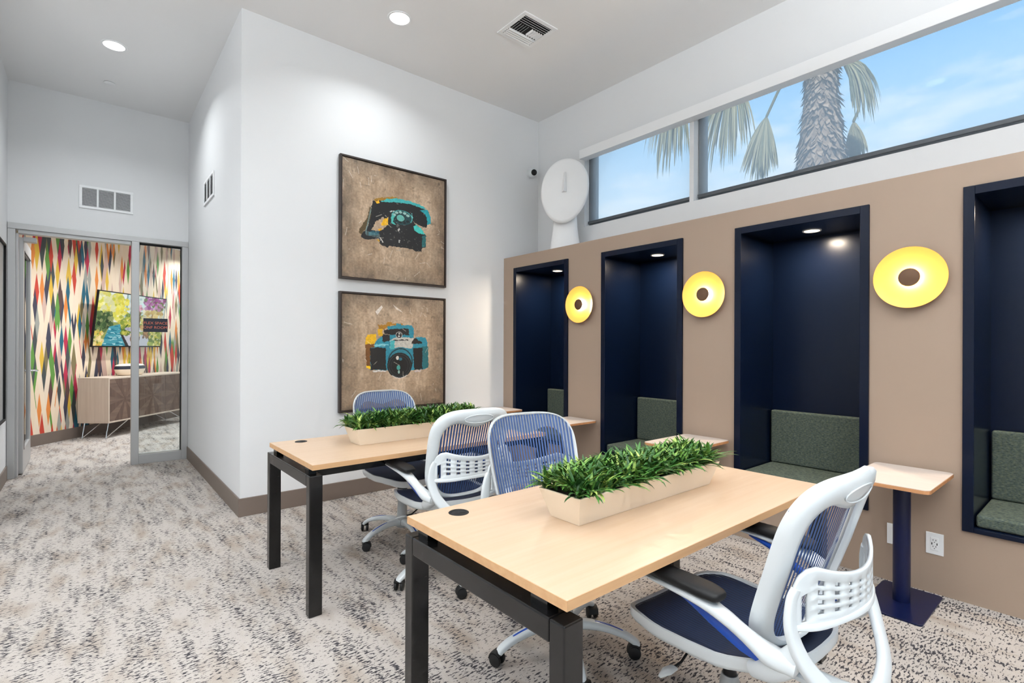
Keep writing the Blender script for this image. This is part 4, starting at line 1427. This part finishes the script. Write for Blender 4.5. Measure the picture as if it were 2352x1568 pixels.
def make_chair():
    t = thing('office_chair', (0, 0, 0), 'x', 'chair', 'white framed blue mesh office chairs')
    # base: five curved legs, each with its blue inlay and caster
    for k in range(5):
        a = 2 * math.pi * k / 5
        rot = Matrix.Rotation(a, 3, 'Z')
        pth = [(0.022, 0.112), (0.09, 0.120), (0.17, 0.115), (0.25, 0.095), (0.298, 0.070), (0.314, 0.054)]
        lg = G().sweep([rot @ Vector((r, 0, z)) for r, z in pth], [.052, .048, .044, .042, .042, .036], [.050, .040, .032, .028, .026, .020], (0, 0, 1), 14, 3.0, 5)
        leg = lg.build('leg', M['white_plastic'], t, smooth=True, angle=50)
        st = G().sweep([rot @ Vector((r, 0, z)) for r, z in ((0.13, 0.1365), (0.18, 0.1300), (0.235, 0.1140), (0.272, 0.0980), (0.296, 0.0835))],
                       [.006, .010, .011, .010, .006], 0.003, (0, 0, 1), 8, 3.0, 4)
        st.build('inlay', M['blue_accent'], leg, smooth=True, label='blue inlay')
        c = rot @ Vector((0.310, 0, 0))
        sw = Matrix.Rotation(a + 0.9 + 0.7 * k, 3, 'Z')
        g = G()
        for s in (-1, 1):
            prof = [(0.0, -0.009), (0.018, -0.009), (0.026, -0.006), (0.0275, 0.0), (0.026, 0.006), (0.018, 0.009), (0.0, 0.009)]
            w = G().lathe(prof, 20, (0, 0, 0), 'x', cap=False)
            g.add([tuple(c + sw @ Vector((p[0] + s * 0.0165, p[1] + 0.012, p[2] + 0.0275))) for p in w.v], w.f)
        h = G().sweep([(0, 0.040, 0.030), (0, 0.030, 0.052), (0, 0.008, 0.060), (0, -0.012, 0.050)], 0.050, 0.010, (0, 0, 1), 10, 3, 4)
        g.add([tuple(c + sw @ Vector(p)) for p in h.v], h.f)
        g.build('caster', M['rubber'], t, smooth=True, angle=50)
    G().lathe([(0.0, 0.078), (0.040, 0.078), (0.046, 0.090), (0.046, 0.135), (0.036, 0.150), (0.030, 0.270), (0.024, 0.290), (0.0, 0.290)], 28, cap=False).build('column_cover', M['grey_plastic'], t, smooth=True)
    G().lathe([(0.020, 0.285), (0.020, 0.33), (0.034, 0.335), (0.034, 0.405)], 24).build('gas_lift', M['black_plastic'], t, smooth=True)
    G().box(-0.085, 0.085, -0.13, 0.12, 0.395, 0.432).build('tilt_mechanism', M['black_plastic'], t, bevel=0.008)
    lv = G().tube([(-0.07, 0.04, 0.405), (-0.15, 0.045, 0.400), (-0.19, 0.05, 0.372), (-0.235, 0.05, 0.370)], 0.004, 8).build('lever', M['black_plastic'], t, smooth=True)
    G().sweep([(-0.225, 0.05, 0.370), (-0.26, 0.05, 0.372), (-0.29, 0.055, 0.364)], [.026, .034, .010], [.010, .010, .004], (0, 0, 1), 10, 2.6, 3).build('paddle', M['grey_plastic'], lv, smooth=True)
    # seat
    NT = 72
    sec = [(1.035, .000), (1.035, -.022), (1.00, -.036), (.90, -.040), (.86, -.028), (.955, -.014), (.985, .003), (1.015, .005)]
    v, f = [], []
    for i in range(NT):
        cu, sv = se(2 * math.pi * i / NT, 4.2)
        for a, dz in sec:
            v.append(seat_pt(cu * a, 0.5 + 0.5 * sv * a if abs(a) <= 1 else 0.5 + 0.5 * sv, dz) if a <= 1 else
                     tuple(np.array(seat_pt(cu, 0.5 + 0.5 * sv, dz)) + np.array((cu * .008, sv * .008, 0))))
    ns = len(sec)
    for i in range(NT):
        for k in range(ns):
            f.append((i * ns + k, ((i + 1) % NT) * ns + k, ((i + 1) % NT) * ns + (k + 1) % ns, i * ns + (k + 1) % ns))
    G().add(v, f).build('seat_frame', M['white_plastic'], t, smooth=True, angle=50)

    def dom(u, n=4.2):
        return (1 - abs(u) ** n) ** (1 / n)
    # cross members under the seat
    G().sweep([(-0.235, -0.02, 0.447), (-0.12, -0.02, 0.434), (0, -0.02, 0.430), (0.12, -0.02, 0.434), (0.235, -0.02, 0.447)], .07, .016, (0, 0, 1), 10, 3, 4).build('seat_support', M['white_plastic'], t, smooth=True)
    # liner and woven bands of the seat
    v, f = [], []
    NU, NV = 20, 22
    for j in range(NV + 1):
        for i in range(NU + 1):
            u = -0.985 + 1.97 * i / NU
            d = dom(u) * 0.985
            v.append(seat_pt(u, 0.5 + 0.5 * d * (-1 + 2 * j / NV), -0.007))
    for j in range(NV):
        for i in range(NU):
            a = j * (NU + 1) + i
            f.append((a, a + 1, a + NU + 2, a + NU + 1))
    G().add(v, f).build('seat_liner', M['mesh_pan'], t, smooth=True)
    v, f = [], []
    NB = 36
    for i in range(NB):
        u = -0.97 + 1.94 * (i + 0.5) / NB
        hwid = 0.97 / NB * 0.80
        n0 = len(v)
        d = dom(u) * 0.985
        for j in range(NV + 1):
            vv = 0.5 + 0.5 * d * (-1 + 2 * j / NV)
            v += [seat_pt(u - hwid, vv, 0.0), seat_pt(u + hwid, vv, 0.0)]
        for j in range(NV):
            f.append((n0 + 2 * j, n0 + 2 * j + 1, n0 + 2 * j + 3, n0 + 2 * j + 2))
    G().add(v, f).build('seat_mesh', M['mesh_navy'], t, smooth=True)
    # backrest frame: a ring, wide at the top with a dipped inner edge
    sec = [(0, .012), (0, -.010), (.14, -.021), (.5, -.026), (.86, -.021), (1, -.010), (1, -.002), (.16, .000), (.07, .011)]
    ns = len(sec)
    v, f = [], []
    NT = 96
    for i in range(NT):
        cu, sv = se(2 * math.pi * i / NT, 4.0)
        ou, ov = cu, 0.5 + 0.5 * sv
        iu = cu * 0.80
        iv = 0.5 + (0.335 * sv if sv > 0 else 0.46 * sv)
        if sv > 0:
            iv += sv * (0.035 - 0.075 * math.exp(-(cu / 0.40) ** 2))
        for a, dy in sec:
            v.append(back_pt(ou + (iu - ou) * a, ov + (iv - ov) * a, dy))
    for i in range(NT):
        for k in range(ns):
            f.append((i * ns + k, ((i + 1) % NT) * ns + k, ((i + 1) % NT) * ns + (k + 1) % ns, i * ns + (k + 1) % ns))
    fr = G().add(v, f).build('backrest_frame', M['white_plastic'], t, smooth=True, angle=55)
    em = []
    for i in range(40):
        a = 2 * math.pi * i / 40
        p = back_pt(0.36 * math.cos(a), 0.895 + 0.045 * math.sin(a), -0.0265)
        em.append(p)
    G().sweep(em, 0.004, 0.004, (0, -1, 0.1), 8, 2, closed=True).build('emblem', M['white_plastic'], fr, smooth=True)
    # woven bands of the back
    v, f = [], []
    NB, NV = 30, 16
    for i in range(NB):
        u = -0.955 + 1.91 * (i + 0.5) / NB
        hwid = 0.955 / NB * 0.60
        d = (1 - abs(u) ** 4.0) ** 0.25 * 0.965
        n0 = len(v)
        for j in range(NV + 1):
            vv = 0.5 + 0.5 * d * (-1 + 2 * j / NV)
            v += [back_pt(u - hwid, vv, 0.008), back_pt(u + hwid, vv, 0.008)]
        for j in range(NV):
            f.append((n0 + 2 * j, n0 + 2 * j + 1, n0 + 2 * j + 3, n0 + 2 * j + 2))
    G().add(v, f).build('backrest_mesh', M['mesh_blue'], t, smooth=True)

    # perforated lumbar yoke behind the back
    def yoke(u, w):
        zt, zb = 0.752 + 0.060 * u * u - 0.075 * max(0.0, abs(u) - 0.72) ** 2 / 0.0784, 0.632 + 0.014 * (1 - u * u)
        if abs(u) > 0.93:
            q_ = (abs(u) - 0.93) / 0.07
            zt -= 0.030 * q_ * q_
        return (u * 0.240, -0.366 + 0.078 * u * u, zb + (zt - zb) * w)
    us = [-1.0, -0.965, -0.93]
    holes = []
    us += [-0.905, -0.845]
    holes.append((-0.905, -0.845, 0.12, 0.62))
    for k in range(8):
        c = -0.70 + 0.20 * k
        us += [c - 0.042, c + 0.042]
        for r_ in range(4):
            holes.append((c - 0.042, c + 0.042, 0.20 + 0.165 * r_, 0.20 + 0.165 * r_ + 0.095))
    us += [0.845, 0.905, 0.93, 0.965, 1.0]
    holes.append((0.845, 0.905, 0.12, 0.62))
    ws = sorted(set([0.0, 0.12, 0.62, 1.0, 0.06, 0.94] + [h[2] for h in holes] + [h[3] for h in holes]))
    v = [yoke(u, w) for w in ws for u in us]
    f = []
    for j in range(len(ws) - 1):
        for i in range(len(us) - 1):
            um, wm = (us[i] + us[i + 1]) / 2, (ws[j] + ws[j + 1]) / 2
            if any(h[0] < um < h[1] and h[2] < wm < h[3] for h in holes):
                continue
            a = j * len(us) + i
            f.append((a, a + 1, a + len(us) + 1, a + len(us)))
    yk = G().add(v, f).build('lumbar_yoke', M['white_plastic'], t, smooth=True, angle=60)
    sd = yk.modifiers.new('solidify', 'SOLIDIFY')
    sd.thickness = 0.009
    sd.offset = 0
    # stirrup that carries the yoke down under the seat
    sp = [(-.228, -.296, .735), (-.241, -.290, .700), (-.246, -.294, .63), (-.222, -.325, .545), (-.140, -.372, .460), (0, -.390, .425),
          (.140, -.372, .460), (.222, -.325, .545), (.246, -.294, .63), (.241, -.290, .700), (.228, -.296, .735)]
    G().sweep(sp, [.022, .034, .044, .050, .050, .050, .050, .050, .044, .034, .022], [.018, .020, .022, .024, .026, .028, .026, .024, .022, .020, .018],
              (0, -1, 0.35), 14, 3.2, 6).build('back_stirrup', M['white_plastic'], t, smooth=True, angle=55)
    G().sweep([(-.236, -.290, .640), (-.16, -.334, .640), (0, -.368, .648), (.16, -.334, .640), (.236, -.290, .640)], .018, .020, (0, -1, 0.2), 10, 2.6, 6).build('yoke_rim', M['white_plastic'], t, smooth=True)
    G().sweep([(0, -.390, .425), (0, -.30, .405), (0, -.17, .404), (0, -.08, .408)], [.07, .08, .09, .09], [.024, .026, .026, .022], (0, 0, 1), 12, 3, 5).build('spine', M['white_plastic'], t, smooth=True)
    # arms
    for s in (-1, 1):
        ap = [(.288, .150, .656), (.290, .060, .654), (.288, -.070, .644), (.282, -.140, .622), (.269, -.195, .590), (.254, -.245, .560), (.238, -.300, .548)]
        arm = G().sweep([(s * x, y, z) for x, y, z in ap], [.046, .060, .062, .050, .050, .064, .050], [.012, .014, .024, .034, .038, .052, .046],
                        (0, 0.55, 0.83), 14, 2.8, 6).build('arm', M['white_plastic'], t, smooth=True, angle=55)
        G().sweep([(s * x, y, z) for x, y, z in ((.274, .080, .646), (.268, -.010, .626), (.259, -.095, .586), (.248, -.175, .545), (.240, -.235, .520))],
                  [.004, .016, .020, .018, .004], [.006, .022, .030, .030, .008], (0, 0.55, 0.83), 10, 2.4, 5).build('arm_accent', M['blue_accent'], arm, smooth=True, label='cobalt blue accent')
        G().sweep([(s * x, y, z) for x, y, z in ((.290, .138, .676), (.290, .130, .677), (.289, .03, .677), (.287, -.085, .673), (.286, -.128, .669), (.286, -.138, .668))],
                  [.030, .066, .074, .078, .062, .030], [.012, .024, .030, .032, .026, .012], (0, 0, 1), 16, 2.8, 5).build('armrest_pad', M['black_plastic'], t, smooth=True, angle=55)
        # knuckle that joins arm, back and stirrup to the seat
        G().sweep([(s * .228, -.190, .490), (s * .236, -.235, .512), (s * .238, -.275, .545), (s * .236, -.302, .590)], [.04, .058, .064, .040], [.04, .058, .060, .040], (s, 0, 0), 14, 2.6, 5).build('knuckle', M['white_plastic'], t, smooth=True, angle=55)
    return t


chair = make_chair()
CH = [(1.575, 0.803, -2, 30, 'white and blue mesh office chair in the right foreground, seen from behind'),
      (1.620, 1.575, 170, 66, 'white and blue mesh office chair on the far side of the nearest desk'),
      (1.610, 2.535, -3, 43, 'white and blue mesh office chair seen from behind at the far desk'),
      (1.690, 3.215, 180, 12, 'white and blue mesh office chair behind the far desk, below the pictures')]
for i, (x, y, a, b0, lab) in enumerate(CH):
    o = chair if i == 0 else copy_tree(chair)
    o.location = (x, y, 0)
    o.rotation_euler = (0, 0, R(a))
    o['label'] = lab
    for ch in o.children:
        if ch.name.split('.')[0] in ('leg', 'caster'):
            ch.rotation_euler = (0, 0, R(b0))

# ------------------------------------------------------------------ grass planters
def blade(length, width, lean, bend, seg=5):
    """one arched leaf from the origin, leaning towards +y"""
    v, f = [], []
    y = z = 0.0
    ang = lean
    st = length / seg
    for i in range(seg + 1):
        s = i / seg
        w = width * (0.45 + 1.6 * s) * (1 - s) ** 0.75 * 1.05 + (0 if i == seg else 0.0006)
        fold = w * 0.30
        if i == seg:
            v.append((0, y, z))
        else:
            v += [(-w / 2, y, z + fold), (0, y, z), (w / 2, y, z + fold)]
        ang += bend / seg
        y += st * math.sin(ang)
        z += st * math.cos(ang)
    for i in range(seg - 1):
        a = 3 * i
        f += [(a, a + 1, a + 4, a + 3), (a + 1, a + 2, a + 5, a + 4)]
    a = 3 * (seg - 1)
    f += [(a, a + 1, a + 3), (a + 1, a + 2, a + 3)]
    return np.array(v), f


VAR = []
for k in range(10):
    L_ = 0.075 + 0.045 * random.random()
    VAR.append(blade(L_, 0.0125 + 0.005 * random.random(), R(random.uniform(2, 12)), R(random.uniform(25, 95))))
VMESH = []
for v, f in VAR:
    me = bpy.data.meshes.new('leaf')
    me.from_pydata([tuple(p) for p in v], [], f)
    me.materials.append(M['leaf'])
    me.shade_smooth()
    VMESH.append(me)


def planter(y0, label, n_parts, eye):
    x0, x1, w, h, d, zb = 1.235, 2.050, 0.132, 0.098, 0.030, 0.7417
    y1 = y0 + w
    t = thing('grass_planter', ((x0 + x1) / 2, (y0 + y1) / 2, zb), label, 'planter', 'cream troughs of grass')
    b = [(x0, y0), (x1, y0), (x1, y1), (x0, y1)]
    tp = [(x0 - d, y0 - d), (x1 + d, y0 - d), (x1 + d, y1 + d), (x0 - d, y1 + d)]
    th = 0.008
    ti = [(x0 - d + th, y0 - d + th), (x1 + d - th, y0 - d + th), (x1 + d - th, y1 + d - th), (x0 - d + th, y1 + d - th)]
    k = 0.35
    bi = [(tx * (1 - k) + bx * k, ty * (1 - k) + by * k) for (tx, ty), (bx, by) in zip(ti, b)]
    v = [(x, y, zb) for x, y in b] + [(x, y, zb + h) for x, y in tp] + [(x, y, zb + h) for x, y in ti] + [(x, y, zb + h * (1 - k)) for x, y in bi]
    f = [(3, 2, 1, 0)]
    for a in (0, 4, 8):
        f += [(a + i, a + (i + 1) % 4, a + 4 + (i + 1) % 4, a + 4 + i) for i in range(4)]
    f.append((12, 13, 14, 15))
    G().add(v, f).build('trough', M['cream'], t, world=True, bevel=0.0012)
    zs = zb + h - 0.010
    G().prism([(x0 - d + 0.012, y0 - d + 0.012), (x1 + d - 0.012, y0 - d + 0.012), (x1 + d - 0.012, y1 + d - 0.012), (x0 - d + 0.012, y1 + d - 0.012)], zs - 0.012, zs).build('soil', M['soil'], t, world=True)
    # tufts of arching leaves
    rr = random.Random(int(y0 * 1000))
    leaves = []
    nx, ny = 20, 5
    for i in range(nx):
        for j in range(ny):
            cx = x0 - d + 0.006 + (x1 - x0 + 2 * d - 0.012) * (i + 0.5) / nx + rr.uniform(-.012, .012)
            cy = y0 - d + 0.006 + (w + 2 * d - 0.012) * (j + 0.5) / ny + rr.uniform(-.008, .008)
            out_y = (cy - (y0 + y1) / 2) / (w / 2 + d)
            out_x = (cx - (x0 + x1) / 2) / ((x1 - x0) / 2 + d)
            a_out = math.atan2(-(out_x ** 7) if out_x > 0 else (abs(out_x) ** 7), out_y)     # blade leans to +y, turned by a
            lift = 0.034 * (1 - abs(out_y) ** 2) * (1 - max(0.0, abs(out_x) - 0.9) * 6)
            for q_ in range(24):
                k = rr.randrange(len(VAR))
                sc = rr.uniform(0.72, 1.12)
                a = rr.uniform(0, 2 * math.pi)
                strength = max(abs(out_y), abs(out_x) ** 7)
                tilt = rr.uniform(-6, 16) + 46 * strength * max(0.0, math.cos(a - a_out))
                leaves.append((cx + rr.uniform(-.012, .012), cy + rr.uniform(-.010, .010), zs + lift * rr.uniform(0.2, 1.0), k, sc, a, R(tilt)))
    # the leaves that show largest are parts of their own, the rest one mass
    def key(l):
        p = Vector(l[:3])
        # outermost towards the eye and highest
        return (p - eye).length - 0.9 * l[2] - 0.25 * l[4]
    order = sorted(range(len(leaves)), key=lambda i: key(leaves[i]))
    step = 3
    chosen = set(order[:n_parts * step:step])
    vv, ff = [], []
    nv = 0
    for i, (x, y, z, k, sc, a, tilt) in enumerate(leaves):
        mat3 = Matrix.Rotation(a, 3, 'Z') @ Matrix.Rotation(-tilt, 3, 'X')
        if i in chosen:
            o = link('leaf', VMESH[k], t)
            o.location = (x - t.location.x, y - t.location.y, z - t.location.z)
            o.rotation_euler = mat3.to_euler()
            o.scale = (sc, sc, sc)
        else:
            p = VAR[k][0] * sc @ np.array(mat3.transposed()) + np.array((x, y, z)) - np.array(t.location)
            vv.append(p)
            ff += [tuple(q_ + nv for q_ in fc_) for fc_ in VAR[k][1]]
            nv += len(p)
    me = bpy.data.meshes.new('foliage')
    me.from_pydata(np.concatenate(vv).tolist(), [], ff)
    me.materials.append(M['leaf'])
    me.shade_smooth()
    o = link('foliage', me, t)
    o['kind'] = 'stuff'
    return t


EYE = Vector((0, 0, CAM_H))
planter(1.138, 'long cream trough of green grass on the nearest desk', 300, EYE)
planter(2.876, 'long cream trough of green grass on the far desk', 300, EYE)

# ------------------------------------------------------------------ outside the clerestory
structure('ground', G().box(4.3, 60, -40, 50, -0.5, -0.3), M['ground'])
PX, PY = 9.0, 3.12
t = thing('palm_tree', (PX, PY, -0.3), 'tall shaggy trunked palm with drooping dry fronds outside the window', 'palm')
rp = random.Random(4)


def trunk_r(z):
    return interp(z, [(-.3, .42), (3.2, .40), (4.2, .37), (4.8, .30), (5.4, .235), (6.2, .21), (7.5, .22)])


G().lathe([(trunk_r(z) * 0.93, z + 0.3) for z in np.linspace(-.3, 7.6, 36)], 28).build('trunk', M['palm_bark'], t, smooth=True)
v, f = [], []
zz = 3.0
while zz < 7.5:
    n_ = 22
    for k in range(n_):
        a = 2 * math.pi * (k + rp.random()) / n_
        r0 = trunk_r(zz) * 0.92
        ln = rp.uniform(.07, .15)
        wd = rp.uniform(.035, .06)
        fl = rp.uniform(.02, .085)
        ca_, sa_ = math.cos(a), math.sin(a)
        tx, ty = -sa_, ca_
        n0 = len(v)
        for (s_, dz, dr) in ((-1, 0, 0), (1, 0, 0), (0.5, -ln * 0.6, fl * 0.7), (-0.5, -ln * 0.6, fl * 0.7), (rp.uniform(-.5, .5), -ln, fl * 1.2)):
            v.append((ca_ * (r0 + dr) + tx * wd * s_, sa_ * (r0 + dr) + ty * wd * s_, zz + 0.3 + dz))
        f += [(n0, n0 + 1, n0 + 2, n0 + 3), (n0 + 3, n0 + 2, n0 + 4)]
    zz += 0.062
o = G().add(v, f).build('bark_shag', M['palm_bark'], t, kind='stuff')


def frond(pts, fan_len, spread, n_leaf, droop, base_dir, sag=1.0):
    """petiole through pts, then a fan of drooping leaflets at its end; all relative to the palm's foot"""
    g = G().tube([(x - PX, y - PY, z + 0.3) for x, y, z in pts], 0.022, 8, 5)
    st = g.build('frond', M['palm_leaf'], t, smooth=True)
    hub = Vector(pts[-1]) - Vector((PX, PY, -0.3))
    d0 = Vector(base_dir).normalized()
    v, f = [], []
    for k in range(n_leaf):
        q_ = (k + 0.5) / n_leaf * 2 - 1
        ang = q_ * spread + rp.uniform(-.05, .05)
        d = Vector((d0.x * 0.6 + rp.uniform(-.25, .25), d0.y * math.cos(ang) - d0.z * math.sin(ang), d0.z * math.cos(ang) + d0.y * math.sin(ang)))
        d.normalize()
        ln = fan_len * rp.uniform(.75, 1.1) * (1 - 0.25 * abs(q_))
        wd = rp.uniform(.028, .045)
        p = hub.copy()
        seg = 7
        n0 = len(v)
        side = d.cross(Vector((1, 0.2, 0))).normalized()
        for i in range(seg + 1):
            s_ = i / seg
            w = wd * (0.35 + 1.3 * s_) * (1 - s_) ** 0.6 + 0.003
            v += [p - side * w / 2 + Vector((rp.uniform(-.006, .006), 0, 0)), p + side * w / 2]
            d = (d + Vector((0, 0, -droop * sag / seg))).normalized()
            p = p + d * (ln / seg)
        for i in range(seg):
            a = n0 + 2 * i
            f.append((a, a + 1, a + 3, a + 2))
    o = G().add([tuple(p) for p in v], f).build('leaflets', M['palm_leaf'], st, kind='stuff')
    return st


TOP = (PX, PY, 6.6)
frond([(PX, PY + .15, 6.4), (8.9, 3.9, 6.45), (8.8, 4.45, 6.10)], 1.55, 1.25, 110, 2.0, (0, 0.50, -0.85))
frond([(PX, PY + .1, 6.3), (8.75, 3.55, 5.75), (8.7, 3.84, 5.18)], 1.10, 0.62, 100, 1.2, (0, 0.26, -1))
frond([(PX, PY - .1, 6.1), (8.9, 2.85, 5.78), (8.8, 2.72, 5.66)], 1.10, 0.70, 60, 2.8, (0, -0.75, -0.45))
frond([(PX + .2, PY - .2, 6.0), (9.5, 2.75, 5.3), (9.5, 2.82, 4.98)], 0.80, 0.6, 60, 1.6, (0, -0.15, -1))
frond([(PX, PY + .1, 6.5), (8.8, 4.7, 6.9), (8.7, 5.5, 6.4)], 1.7, 1.0, 90, 2.4, (0, 0.5, -0.85))
frond([(PX, PY, 6.9), (9.2, 2.3, 7.6), (9.2, 1.6, 7.5)], 1.0, 1.2, 40, 1.2, (0, -1, 0.3))
frond([(PX, PY, 6.9), (9.2, 3.6, 8.0), (9.2, 3.9, 8.3)], 1.0, 1.2, 40, 1.2, (0, 0.4, 1))
